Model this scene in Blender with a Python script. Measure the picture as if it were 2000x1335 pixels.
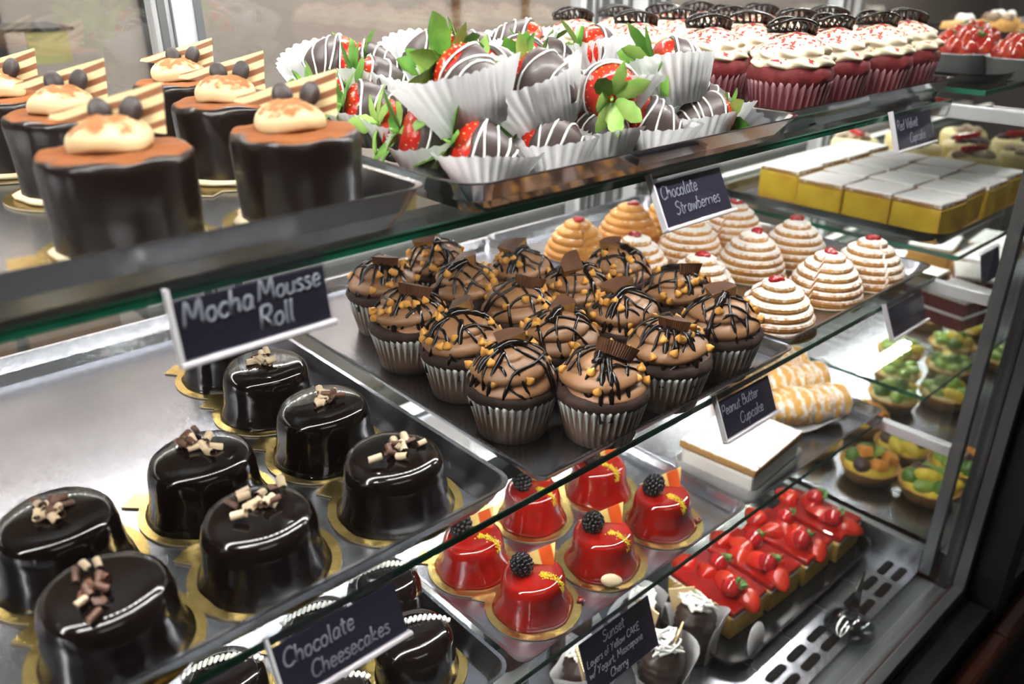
import bpy, bmesh, math, random
from mathutils import Vector, Matrix, noise, Euler
PI = math.pi
D = bpy.data
SC = bpy.context.scene
COL = SC.collection
for o in list(D.objects): D.objects.remove(o)

# ------------------------------------------------------------------ camera, world, lights, exposure
EYE = 1.3                                   # eye height; every z below is metres above the room floor
cam = D.objects.new('camera', D.cameras.new('camera')); COL.objects.link(cam)
cam.location = (0, 0, EYE)
cam.rotation_euler = (math.radians(90 - 24.75), 0, math.radians(-42.075))
cam.data.sensor_width = 36; cam.data.lens = 28.88
cam.data.clip_start = 0.02
cam.data.dof.use_dof = True
cam.data.dof.focus_distance = 0.66
cam.data.dof.aperture_fstop = 5.6
SC.camera = cam
W = D.worlds.new('room_air'); SC.world = W; W.use_nodes = True
W.node_tree.nodes['Background'].inputs[0].default_value = (.70, .74, .85, 1)
W.node_tree.nodes['Background'].inputs[1].default_value = .11
SC.view_settings.view_transform = 'Standard'; SC.view_settings.look = 'None'
SC.view_settings.gamma = 1; SC.view_settings.exposure = 0.46; SC.view_settings.use_curve_mapping = False
SC.cycles.use_denoising = True
SC.cycles.transparent_max_bounces = 24
SC.cycles.max_bounces = 8; SC.cycles.diffuse_bounces = 3; SC.cycles.glossy_bounces = 4; SC.cycles.transmission_bounces = 5
SC.cycles.sample_clamp_indirect = 6
SC.cycles.caustics_reflective = False; SC.cycles.caustics_refractive = False
LED_TOP, LED_FAR = 480.0, 200.0             # brightness of the diodes in the canopy strips
LED_SHELF = (190.0, 250.0, 160.0)           # in the strips below the rear of the shelves, top to bottom
LED_LIP = (95.0, 150.0, 135.0)              # in the strips below their front edges
def area(name, loc, size, power, color, rot=(0, 0, 0)):
    l = D.lights.new(name, 'AREA'); l.shape = 'RECTANGLE'; l.size, l.size_y = size; l.energy = power; l.color = color
    o = D.objects.new(name, l); o.location = loc; o.rotation_euler = rot; COL.objects.link(o); return o
area('rear_wall_fill', (1.9, 1.55, 2.5), (4.6, .5), 200, (1, .93, .86))  # unseen light added to brighten the wall behind the cases
area('front_fill', (-.3, -1.6, 2.55), (1.6, .6), 7, (1, .95, .9))  # unseen fill added from behind the camera

# ------------------------------------------------------------------ helpers
def tag(o, label=None, cat=None, group=None, kind=None):
    if label: o['label'] = label
    if cat: o['category'] = cat
    if group: o['group'] = group
    if kind: o['kind'] = kind
    return o
def thing(name, label, cat, loc=(0, 0, 0), rz=0, group=None):
    o = D.objects.new(name, None); COL.objects.link(o); o.empty_display_size = .01
    o.location = loc; o.rotation_euler = (0, 0, rz); return tag(o, label, cat, group)
def dup(root, loc=None, rz=None, label=None, group=None):
    r = root.copy(); COL.objects.link(r)
    if loc is not None: r.location = loc
    if rz is not None: r.rotation_euler = (0, 0, rz)
    if label: r['label'] = label
    if group: r['group'] = group
    for ch in list(KIDS.get(root.name, [])):
        c = ch.copy(); COL.objects.link(c); c.parent = r; KIDS.setdefault(r.name, []).append(c)
        for g in KIDS.get(ch.name, []):
            d = g.copy(); COL.objects.link(d); d.parent = c; KIDS.setdefault(c.name, []).append(d)
    return r
KIDS = {}
def link(name, me, parent=None, loc=None, rot=None, scale=None):
    o = D.objects.new(name, me); COL.objects.link(o)
    if parent is not None:
        o.parent = parent; KIDS.setdefault(parent.name, []).append(o)
    if loc is not None: o.location = loc
    if rot is not None: o.rotation_euler = rot
    if scale is not None: o.scale = scale
    return o
class G:
    def __init__(s): s.v = []; s.f = []; s.m = []; s.sm = []; s.c = []
    def add(s, vs, fs, mi=0, smooth=True, M=None, cols=None):
        b = len(s.v)
        s.v += [tuple(M @ Vector(p)) if M is not None else tuple(p) for p in vs]
        s.c += cols if cols else [1.0] * len(vs)
        for f in fs:
            s.f.append(tuple(b + i for i in f)); s.m.append(mi); s.sm.append(smooth)
        return s
    def lathe(s, prof, n=32, fn=None, mi=0, M=None, smooth=True, cfn=None, a0=0.):
        vs = []; fs = []; cs = []; k = len(prof)
        for j, (r, z) in enumerate(prof):
            for i in range(n):
                th = 2 * PI * i / n + a0
                rr, zz = fn(r, z, th, j / (k - 1)) if fn else (r, z)
                vs.append((rr * math.cos(th), rr * math.sin(th), zz))
                cs.append(cfn(r, z, th, i, j) if cfn else 1.0)
        for j in range(k - 1):
            for i in range(n):
                i2 = (i + 1) % n
                fs.append((j * n + i, j * n + i2, (j + 1) * n + i2, (j + 1) * n + i))
        if prof[0][0] > 1e-6: fs.append(tuple(range(n - 1, -1, -1)))
        if prof[-1][0] > 1e-6: fs.append(tuple((k - 1) * n + i for i in range(n)))
        return s.add(vs, fs, mi, smooth, M, cs)
    def tube(s, pts, r, n=6, mi=0, closed=False, M=None, cap=True):
        pts = [Vector(p) for p in pts]; m = len(pts)
        rs = r if isinstance(r, (list, tuple)) else [r] * m
        t0 = (pts[1] - pts[0]).normalized()
        u = t0.orthogonal().normalized(); vs = []; fs = []
        for i, p in enumerate(pts):
            a = pts[i - 1] if (i > 0 or closed) else p
            b = pts[(i + 1) % m] if (i < m - 1 or closed) else p
            t = (b - a)
            t = t.normalized() if t.length > 1e-9 else t0
            u = u - t * u.dot(t); u = u.normalized() if u.length > 1e-9 else t.orthogonal().normalized()
            w = t.cross(u)
            for k in range(n):
                q = 2 * PI * k / n; vs.append(p + (u * math.cos(q) + w * math.sin(q)) * rs[i])
        for i in range(m if closed else m - 1):
            i2 = (i + 1) % m
            for k in range(n):
                k2 = (k + 1) % n; fs.append((i * n + k, i * n + k2, i2 * n + k2, i2 * n + k))
        if cap and not closed:
            fs.append(tuple(range(n - 1, -1, -1))); fs.append(tuple((m - 1) * n + k for k in range(n)))
        return s.add(vs, fs, mi, True, M)
    def box(s, x0, x1, y0, y1, z0, z1, mi=0, b=0., M=None):
        if b <= 0:
            vs = [(x0,y0,z0),(x1,y0,z0),(x1,y1,z0),(x0,y1,z0),(x0,y0,z1),(x1,y0,z1),(x1,y1,z1),(x0,y1,z1)]
            fs = [(3,2,1,0),(4,5,6,7),(0,1,5,4),(1,2,6,5),(2,3,7,6),(3,0,4,7)]
            return s.add(vs, fs, mi, False, M)
        bm = bmesh.new(); bmesh.ops.create_cube(bm, size=1)
        for v in bm.verts:
            v.co = Vector(((x0+x1)/2 + v.co.x*(x1-x0), (y0+y1)/2 + v.co.y*(y1-y0), (z0+z1)/2 + v.co.z*(z1-z0)))
        bmesh.ops.bevel(bm, geom=list(bm.edges), offset=b, segments=2, affect='EDGES', profile=.5)
        bm.verts.index_update()
        s.add([v.co[:] for v in bm.verts], [[v.index for v in f.verts] for f in bm.faces], mi, False, M); bm.free(); return s
    def sphere(s, c, r, n=10, m=7, mi=0, sc=(1, 1, 1), M=None):
        pr = [(max(1e-7, r*math.sin(PI*j/m)), -r*math.cos(PI*j/m)) for j in range(m+1)]
        T = Matrix.Translation(c) @ Matrix.Diagonal((*sc, 1))
        return s.lathe(pr, n, mi=mi, M=(M @ T) if M is not None else T)
    def prism(s, poly, z0, z1, mi=0, M=None, smooth=False):
        n = len(poly)
        vs = [(x, y, z0) for x, y in poly] + [(x, y, z1) for x, y in poly]
        fs = [tuple(range(n-1, -1, -1)), tuple(range(n, 2*n))] + [(i, (i+1) % n, n+(i+1) % n, n+i) for i in range(n)]
        return s.add(vs, fs, mi, smooth, M)
    def mesh(s, name, mats, jig=0., seed=0, js=60., cname=None):
        me = D.meshes.new(name)
        vs = s.v
        if jig:
            off = Vector((seed*7.3, seed*3.1, seed*5.7)); out = []
            for p in vs:
                q = Vector(p)*js + off; d = noise.noise_vector(q)
                out.append((p[0]+d.x*jig, p[1]+d.y*jig, p[2]+d.z*jig*.6))
            vs = out
        me.from_pydata(vs, [], s.f)
        for m in (mats if isinstance(mats, (list, tuple)) else [mats]): me.materials.append(m)
        me.polygons.foreach_set('material_index', s.m); me.polygons.foreach_set('use_smooth', s.sm)
        if cname:
            at = me.attributes.new(cname, 'FLOAT', 'POINT'); at.data.foreach_set('value', s.c)
        me.update(); return me
    def build(s, name, mats, parent=None, loc=None, rot=None, **k):
        return link(name, s.mesh(name, mats, **k), parent, loc, rot)
def lerp(a, b, t): return a + (b - a) * t
def smooth_pts(pts, k=4, closed=False):
    P = [Vector(p) for p in pts]; out = []; n = len(P)
    if n < 3: return P
    for i in range(n if closed else n - 1):
        p0 = P[(i-1) % n] if (closed or i > 0) else P[i]; p1 = P[i]; p2 = P[(i+1) % n]
        p3 = P[(i+2) % n] if (closed or i+2 < n) else p2
        for q in range(k):
            t = q / k
            out.append(.5*((2*p1)+(p2-p0)*t+(2*p0-5*p1+4*p2-p3)*t*t+(3*p1-p0-3*p2+p3)*t**3))
    if not closed: out.append(P[-1])
    return out

# ------------------------------------------------------------------ materials
MATS = {}
def mat(name, col, rough=.5, metal=0., coat=0., trans=0., sss=0., col2=None, nscale=8., lo=.4, hi=.6, bump=0., bscale=40., spec=.5, coatr=.05, emis=0., sheen=0., detail=4.):
    m = D.materials.new(name); m.use_nodes = True; nt = m.node_tree; b = nt.nodes['Principled BSDF']
    b.inputs['Base Color'].default_value = (*col, 1); b.inputs['Roughness'].default_value = rough
    b.inputs['Metallic'].default_value = metal; b.inputs['Coat Weight'].default_value = coat; b.inputs['Coat Roughness'].default_value = coatr
    b.inputs['Transmission Weight'].default_value = trans; b.inputs['Specular IOR Level'].default_value = spec
    if sss:
        b.inputs['Subsurface Weight'].default_value = sss; b.inputs['Subsurface Scale'].default_value = .004
        b.inputs['Subsurface Radius'].default_value = (1, .5, .3)
    if emis:
        b.inputs['Emission Color'].default_value = (*col, 1); b.inputs['Emission Strength'].default_value = emis
    tc = None
    if col2 or bump:
        tc = nt.nodes.new('ShaderNodeTexCoord')
    if col2:
        n = nt.nodes.new('ShaderNodeTexNoise'); n.inputs['Scale'].default_value = nscale; n.inputs['Detail'].default_value = detail
        nt.links.new(tc.outputs['Object'], n.inputs['Vector'])
        r = nt.nodes.new('ShaderNodeValToRGB'); r.color_ramp.elements[0].position = lo; r.color_ramp.elements[1].position = hi
        r.color_ramp.elements[0].color = (*col, 1); r.color_ramp.elements[1].color = (*col2, 1)
        nt.links.new(n.outputs['Fac'], r.inputs[0]); nt.links.new(r.outputs[0], b.inputs['Base Color'])
    if bump:
        n2 = nt.nodes.new('ShaderNodeTexNoise'); n2.inputs['Scale'].default_value = bscale; n2.inputs['Detail'].default_value = 3
        nt.links.new(tc.outputs['Object'], n2.inputs['Vector'])
        bp = nt.nodes.new('ShaderNodeBump'); bp.inputs['Strength'].default_value = bump; bp.inputs['Distance'].default_value = .002
        nt.links.new(n2.outputs['Fac'], bp.inputs['Height']); nt.links.new(bp.outputs[0], b.inputs['Normal'])
    MATS[name] = m; return m
def nodes(m): return m.node_tree.nodes, m.node_tree.links, m.node_tree.nodes['Principled BSDF']
def glass(name, tint, f0=.045, rough=0.01):
    m = D.materials.new(name); m.use_nodes = True; nt = m.node_tree; nt.nodes.clear()
    o = nt.nodes.new('ShaderNodeOutputMaterial'); t = nt.nodes.new('ShaderNodeBsdfTransparent'); g = nt.nodes.new('ShaderNodeBsdfGlossy')
    t.inputs[0].default_value = (*tint, 1); g.inputs['Roughness'].default_value = rough; g.inputs[0].default_value = (1, 1, 1, 1)
    mx = nt.nodes.new('ShaderNodeMixShader'); lw = nt.nodes.new('ShaderNodeLayerWeight'); lw.inputs[0].default_value = .5
    pw = nt.nodes.new('ShaderNodeMath'); pw.operation = 'POWER'; nt.links.new(lw.outputs['Facing'], pw.inputs[0]); pw.inputs[1].default_value = 5
    ma = nt.nodes.new('ShaderNodeMath'); ma.operation = 'MULTIPLY_ADD'; nt.links.new(pw.outputs[0], ma.inputs[0]); ma.inputs[1].default_value = 1 - f0; ma.inputs[2].default_value = f0
    nt.links.new(ma.outputs[0], mx.inputs[0])
    nt.links.new(t.outputs[0], mx.inputs[1]); nt.links.new(g.outputs[0], mx.inputs[2]); nt.links.new(mx.outputs[0], o.inputs[0])
    return m
GLASS = glass('clear_glass', (.96, .985, .97)); PANE = glass('pane_glass', (.97, .98, .975)); PANE2 = glass('double_pane_glass', (.93, .94, .94), f0=.11, rough=.02); PLASTIC = glass('clear_plastic', (.93, .93, .95), rough=.12)
EDGE = mat('green_glass_edge', (.004, .060, .034), .18, coat=.3, col2=(.010, .160, .090), nscale=14, lo=.42, hi=.62)
STEEL = mat('brushed_steel', (.42, .43, .48), .24, 1., col2=(.52, .53, .58), nscale=9, lo=.3, hi=.7, bump=.05, bscale=160)
STEEL2 = mat('polished_steel', (.60, .60, .62), .10, 1., bump=.10, bscale=18)
ALU = mat('anodised_aluminium', (.20, .21, .22), .38, .85)
STEEL3 = mat('satin_steel', (.55, .56, .59), .24, 1., col2=(.64, .65, .68), nscale=9, bump=.06, bscale=120)
ALUW = mat('bright_aluminium', (.74, .77, .80), .34, .45)
RAIL = mat('grey_rail', (.36, .37, .35), .45, .3)
DARKM = mat('black_metal', (.008, .008, .009), .5)
SLOTM = mat('slot_shade', (.006, .006, .006), .95, spec=.1)
DARKWOOD = mat('dark_cherry_wood', (.060, .016, .008), .42, col2=(.035, .009, .005), nscale=6, coat=.2)
BLACKTRAY = mat('black_tray_plastic', (.010, .011, .013), .22, coat=.3)
GASKET = mat('dark_gasket', (.035, .012, .012), .6)
CHOC = mat('dark_chocolate_glaze', (.0065, .0038, .0033), .11, coat=.35, coatr=.05, spec=.42)
CHOCR = mat('rough_chocolate_coating', (.0085, .0045, .0034), .28, spec=.30, coat=.14, coatr=.08, bump=.5, bscale=70)
CHOCD = mat('chocolate_drizzle', (.0065, .0034, .0023), .16, coat=.15, spec=.4)
CHOCM = mat('milk_chocolate', (.085, .034, .017), .40, col2=(.11, .046, .023), nscale=40, spec=.4)
CHOCS = mat('matte_dark_chocolate_shell', (.052, .035, .034), .42, coat=.05, spec=.4)
PBUT = mat('peanut_butter_filling', (.33, .17, .045), .7, col2=(.25, .12, .03), nscale=90, bump=.4, bscale=150)
CHIP = mat('peanut_butter_chip', (.62, .30, .055), .45, sss=.15)
CAKE = mat('chocolate_cake_crumb', (.022, .0105, .0075), .75, col2=(.038, .019, .014), nscale=70, bump=.7, bscale=120, spec=.3)
FROST = mat('mocha_buttercream', (.27, .132, .060), .42, col2=(.30, .15, .07), nscale=30, sss=.08, bump=.15, bscale=120)
CREAM = mat('coffee_cream', (.64, .45, .25), .5, sss=.1)
GOLD = mat('gold_foil_board', (.80, .56, .18), .26, 1., col2=(.92, .68, .26), nscale=60, bump=.16, bscale=220)
CARD = mat('card_edge', (.55, .45, .30), .7)
BEAN = mat('chocolate_coffee_bean', (.028, .016, .014), .48)
CURLW = mat('white_chocolate', (.62, .48, .32), .45); CURLD = mat('dark_curl', (.10, .040, .022), .45)
PAPER = mat('white_paper', (.83, .83, .85), .8, sss=.0)
def translucent(m, amt):
    n, l, b = nodes(m); t = n.new('ShaderNodeBsdfTranslucent'); t.inputs[0].default_value = b.inputs['Base Color'].default_value
    mx = n.new('ShaderNodeMixShader'); mx.inputs[0].default_value = amt; l.new(b.outputs[0], mx.inputs[1]); l.new(t.outputs[0], mx.inputs[2]); l.new(mx.outputs[0], n['Material Output'].inputs[0])
translucent(PAPER, .45)
WHITE = mat('white_icing', (.86, .85, .80), .4, sss=.05)
REDGLAZE = mat('red_mirror_glaze', (.34, .010, .006), .07, coat=.8, coatr=.03, sss=.15, col2=(.24, .006, .004), nscale=18)
BERRY = mat('blackberry_skin', (.004, .0035, .005), .28, spec=.35, coat=.1)
GOLDDUST = mat('gold_dust', (.80, .62, .04), .35, .55, bump=.8, bscale=500)
ALMOND = mat('almond', (.75, .62, .40), .5)
STRAW = mat('strawberry_flesh', (.48, .016, .010), .24, coat=.4, col2=(.52, .07, .012), nscale=28, lo=.45, hi=.75, bump=.5, bscale=160)
LEAF = mat('strawberry_leaf', (.060, .20, .022), .5, col2=(.16, .34, .055), nscale=45, spec=.35)
LEAF2 = mat('pale_strawberry_leaf', (.30, .44, .11), .5, col2=(.16, .33, .05), nscale=45, spec=.35)
RVCAKE = mat('red_velvet_crumb', (.085, .006, .008), .7, col2=(.13, .012, .014), nscale=90, bump=.6, bscale=160, spec=.3)
CREAMCH = mat('cream_cheese_frosting', (.74, .66, .48), .5, sss=.08)
BEEDOUGH = mat('golden_pastry', (.66, .32, .075), .55, col2=(.54, .22, .045), nscale=30, bump=.3, bscale=120)
CHERRY = mat('glace_cherry', (.38, .010, .014), .12, coat=.5, sss=.1)
SPONGE = mat('yellow_sponge', (.72, .48, .11), .75, col2=(.60, .36, .06), nscale=60, bump=.6, bscale=100)
LEMON = mat('lemon_curd', (.60, .42, .03), .45, col2=(.50, .30, .02), nscale=25)
MINT = mat('mint_leaf', (.055, .15, .028), .55, col2=(.10, .22, .05), nscale=60)
KIWI = mat('kiwi_slice', (.20, .36, .04), .3, coat=.4, col2=(.36, .50, .12), nscale=40)
MELON = mat('orange_melon', (.80, .33, .06), .35); GRAPE = mat('dark_grape', (.045, .018, .022), .3, coat=.3); YELF = mat('yellow_fruit', (.72, .55, .05), .35, coat=.3)
CRUST = mat('tart_crust', (.55, .30, .08), .65, bump=.4, bscale=90)
FOIL = mat('foil_tin', (.42, .43, .43), .42, .45, bump=.3, bscale=60)
CHALKB = mat('chalkboard_card', (.024, .022, .045), .55, spec=.3)
CHALK = mat('chalk_writing', (.30, .31, .38), .85); CHALK2 = mat('chalk_writing_bright', (.46, .50, .56), .85)
WALLM = mat('taupe_wall', (.30, .26, .235), .7, col2=(.26, .225, .205), nscale=2)
WOOD = mat('oak_counter', (.30, .17, .06), .5, col2=(.22, .115, .035), nscale=5); WOODB = mat('brown_cabinet', (.13, .072, .035), .5, col2=(.10, .055, .027), nscale=4)
FLOORM = mat('room_floor_tile', (.06, .055, .05), .5)
CEILM = mat('ceiling_white', (.35, .35, .35), .8)
BROWNC = mat('brown_cream', (.20, .13, .09), .6, col2=(.48, .40, .28), nscale=40)
YCREAM = mat('pale_custard', (.75, .66, .36), .5, col2=(.62, .50, .20), nscale=20)
GREYPL = mat('clear_grey_plastic', (.30, .31, .33), .15, trans=.75)
NOTE = mat('yellow_paper', (.55, .50, .22), .8); BLUE = mat('blue_cloth', (.03, .05, .14), .8)
def led(name, s):
    m = D.materials.new(name); m.use_nodes = True; n, l, b = nodes(m)
    b.inputs['Emission Color'].default_value = (1, .975, .93, 1); b.inputs['Emission Strength'].default_value = s; b.inputs['Base Color'].default_value = (0, 0, 0, 1); return m
LEDM = led('canopy_diode', LED_TOP); LEDF = led('far_canopy_diode', LED_FAR); LEDS = [led('shelf_diode', v) for v in LED_SHELF]; LEDL = [led('lip_diode', v) for v in LED_LIP]

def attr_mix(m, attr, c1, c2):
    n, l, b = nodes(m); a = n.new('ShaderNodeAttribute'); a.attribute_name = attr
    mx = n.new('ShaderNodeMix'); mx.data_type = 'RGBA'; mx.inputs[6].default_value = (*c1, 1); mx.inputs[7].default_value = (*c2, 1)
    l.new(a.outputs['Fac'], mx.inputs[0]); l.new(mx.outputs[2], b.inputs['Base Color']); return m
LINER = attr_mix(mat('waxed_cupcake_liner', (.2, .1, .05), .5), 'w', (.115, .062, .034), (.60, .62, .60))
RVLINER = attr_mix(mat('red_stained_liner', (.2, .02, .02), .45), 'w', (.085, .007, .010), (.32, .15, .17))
def dusted(name, base_m, dust, top=.35, edge=.3, scale=90, nlo=.35, amount=1., amp=1.3):
    """A copy of base_m with a powder lying on the faces that look up (powder colour breaks up in grains)."""
    m = base_m.copy(); m.name = name; n, l, b = nodes(m)
    src = b.inputs['Base Color'].links[0].from_socket if b.inputs['Base Color'].links else None
    tc = n.new('ShaderNodeTexCoord'); sp = n.new('ShaderNodeSeparateXYZ'); l.new(tc.outputs['Normal'], sp.inputs[0])
    nz = n.new('ShaderNodeTexNoise'); nz.inputs['Scale'].default_value = scale; nz.inputs['Detail'].default_value = 6; l.new(tc.outputs['Object'], nz.inputs['Vector'])
    ad = n.new('ShaderNodeMath'); ad.operation = 'MULTIPLY_ADD'; l.new(nz.outputs['Fac'], ad.inputs[0]); ad.inputs[1].default_value = amp; l.new(sp.outputs['Z'], ad.inputs[2])
    mr = n.new('ShaderNodeMapRange'); l.new(ad.outputs[0], mr.inputs[0]); mr.inputs[1].default_value = top + nlo; mr.inputs[2].default_value = top + nlo + edge; mr.inputs[4].default_value = amount
    mx = n.new('ShaderNodeMix'); mx.data_type = 'RGBA'; l.new(mr.outputs[0], mx.inputs[0])
    if src: l.new(src, mx.inputs[6])
    else: mx.inputs[6].default_value = b.inputs['Base Color'].default_value
    mx.inputs[7].default_value = (*dust, 1); l.new(mx.outputs[2], b.inputs['Base Color'])
    rr = n.new('ShaderNodeMapRange'); l.new(mr.outputs[0], rr.inputs[0]); rr.inputs[3].default_value = b.inputs['Roughness'].default_value; rr.inputs[4].default_value = .9
    l.new(rr.outputs[0], b.inputs['Roughness'])
    cw = b.inputs['Coat Weight'].default_value
    if cw:
        r2 = n.new('ShaderNodeMapRange'); l.new(mr.outputs[0], r2.inputs[0]); r2.inputs[3].default_value = cw; r2.inputs[4].default_value = 0; l.new(r2.outputs[0], b.inputs['Coat Weight'])
    return m
SUGARBEE = dusted('sugared_pastry', BEEDOUGH, (.86, .83, .78), top=1.05, edge=.55, scale=230, amp=2.4)
SUGARBEE2 = dusted('lightly_sugared_pastry', BEEDOUGH, (.86, .80, .70), top=1.85, edge=.40, scale=170, amp=2.4)
SUGARTOP = dusted('sugared_top', mat('baked_top', (.42, .24, .09), .7), (.88, .88, .88), top=.55, edge=.22, scale=70, nlo=.1)
SUGARHORN = dusted('sugared_horn', mat('horn_pastry', (.62, .33, .07), .6, bump=.4, bscale=80), (.82, .80, .77), top=.55, edge=.6, scale=120, amp=2.2)
COCOATOP = dusted('cocoa_dusted_chocolate', CHOCR, (.20, .060, .013), top=1.0, edge=.2, scale=50, nlo=.35)
COCOACREAM = dusted('cocoa_dusted_cream', CREAM, (.26, .10, .03), top=.92, edge=.28, scale=130)
RVDUST = dusted('red_dusted_frosting', CREAMCH, (.34, .025, .025), top=1.64, edge=.14, scale=230, nlo=.45, amp=2.4)
def striped(name, c1, c2, scale, ang, dist=2., lo=.35, hi=.65, rough=.35):
    m = mat(name, c1, rough); n, l, b = nodes(m); tc = n.new('ShaderNodeTexCoord'); mp = n.new('ShaderNodeMapping'); mp.inputs['Rotation'].default_value = (0, ang, 0)
    w = n.new('ShaderNodeTexWave'); w.inputs['Scale'].default_value = scale; w.inputs['Distortion'].default_value = dist; w.inputs['Detail'].default_value = 1
    l.new(tc.outputs['Object'], mp.inputs[0]); l.new(mp.outputs[0], w.inputs[0])
    r = n.new('ShaderNodeValToRGB'); r.color_ramp.elements[0].position = lo; r.color_ramp.elements[1].position = hi
    r.color_ramp.elements[0].color = (*c1, 1); r.color_ramp.elements[1].color = (*c2, 1); l.new(w.outputs['Fac'], r.inputs[0]); l.new(r.outputs[0], b.inputs['Base Color']); return m
SHARDM = striped('striped_chocolate_shard', (.80, .64, .36), (.24, .095, .045), 44, 1.82, 1.6, .40, .70)
SHARDR = striped('orange_swirl_shard', (.88, .62, .22), (.62, .09, .015), 15, .5, 6., .42, .62)
WAFERM = striped('striped_white_wafer', (.85, .70, .42), (.42, .22, .06), 75, .9, 1., .55, .8)

# ------------------------------------------------------------------ room shell
S1, S2, S3, S4 = EYE - .1375, EYE - .341, EYE - .546, EYE - .747      # shelf tops and the deck
def struct(name, g, m, **k):
    o = g.build(name, m, **k); o['kind'] = 'structure'; return o
struct('floor', G().box(-3, 6, -3.2, 2.3, -.05, 0), FLOORM)
struct('ceiling', G().box(-3, 6, -3.2, 2.3, 2.6, 2.65), CEILM)
wb = struct('wall_back', G().box(-3, 6, 2.1, 2.2, 0, 2.6), WALLM)
for i, x in enumerate((.43, .745, 1.665, 1.95)):
    G().box(x - .012, x + .012, 2.09, 2.101, 0.0, 2.6).build('wall_seam', DARKM if i < 2 else WOODB, wb)
struct('wall_front', G().box(-3, 6, -3.2, -3.1, 0, 2.6), mat('dark_shop_wall', (.05, .045, .045), .8))
struct('wall_left', G().box(-3.1, -3, -3.2, 2.3, 0, 2.6), MATS['dark_shop_wall'])
struct('wall_right', G().box(6, 6.1, -3.2, 2.3, 0, 2.6), MATS['dark_shop_wall'])
# back counter seen through the rear doors
bc = thing('back_counter', 'brown wooden back counter behind the glass case with oak worktop', 'counter', (0, 0, 0))
G().box(-.9, .335, 1.24, 1.75, .84, .868, b=.003).build('worktop', WOOD, bc)
G().box(-.9, .33, 1.26, 1.74, .0, .84).build('body', DARKM, bc)
for x0, x1 in ((-.43, -.12), (-.11, .185), (.2, .325)):
    d = G().box(x0, x1, 1.245, 1.262, .12, .832, b=.002).build('cabinet_door', WOODB, bc)
    G().tube([(x1 - .03, 1.238, .55), (x1 - .03, 1.238, .66)], .004).build('door_handle', STEEL2, d)
b2 = thing('prep_bench', 'dark steel prep bench standing behind the rear doors', 'bench')
G().box(.36, 2.6, 1.22, 1.72, .80, .83, b=.003).build('bench_top', mat('dull_steel', (.10, .11, .11), .4, .6), b2)
for x in (.4, 1.4, 2.5):
    for y in (1.26, 1.68): G().box(x - .02, x + .02, y - .02, y + .02, 0, .80).build('leg', ALU, b2)
G().box(.42, 2.55, 1.25, 1.69, .25, .27).build('lower_shelf', MATS['dull_steel'], b2)
for (x, y, w, h, m, lab) in ((.66, 1.38, .10, .05, PAPER, 'flat white box added as a pale reflection behind the peanut butter cupcakes'),  # white and olive boxes added in place of reflections in the rear glass
                         (.385, 1.30, .05, .05, mat('dark_red_carton', (.12, .012, .015), .6), 'small dark red carton at the end of the prep bench'),
                         (.90, 1.40, .10, .06, mat('olive_reflection', (.16, .14, .04), .7), 'olive green box added as a yellowish reflection beside the white box')):
    t = thing('carton', lab, 'box', (x, y, .831))
    G().box(-w/2, w/2, -.06, .06, 0, h*.75, b=.002).build('box_base', m, t)
    G().box(-w/2 - .002, w/2 + .002, -.062, .062, h*.6, h, b=.002).build('lid', m, t)
nt_ = G().box(.30, .352, 1.30, 1.303, EYE - .125, EYE - .082).build('paper_note', NOTE); tag(nt_, 'yellow paper note hanging behind the left rear door', 'note')
wire = None
cl = G().lathe([(.045, 0), (.05, .12), (.047, .3), (.05, .42)], 20, fn=lambda r, z, a, t: (r*(1 + .16*math.sin(5*a)), z)).build('hanging_apron', BLUE, loc=(.225, 1.42, EYE - .425)); cl.scale = (1, 1, .80)
tag(cl, 'dark blue apron hanging behind the left rear door', 'apron')
ho = G().box(.20, .36, 1.295, 1.44, EYE - .083, EYE - .079).build('hanging_rail', DARKM); tag(ho, 'thin dark hanging rail behind the left rear door', 'rail')

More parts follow.
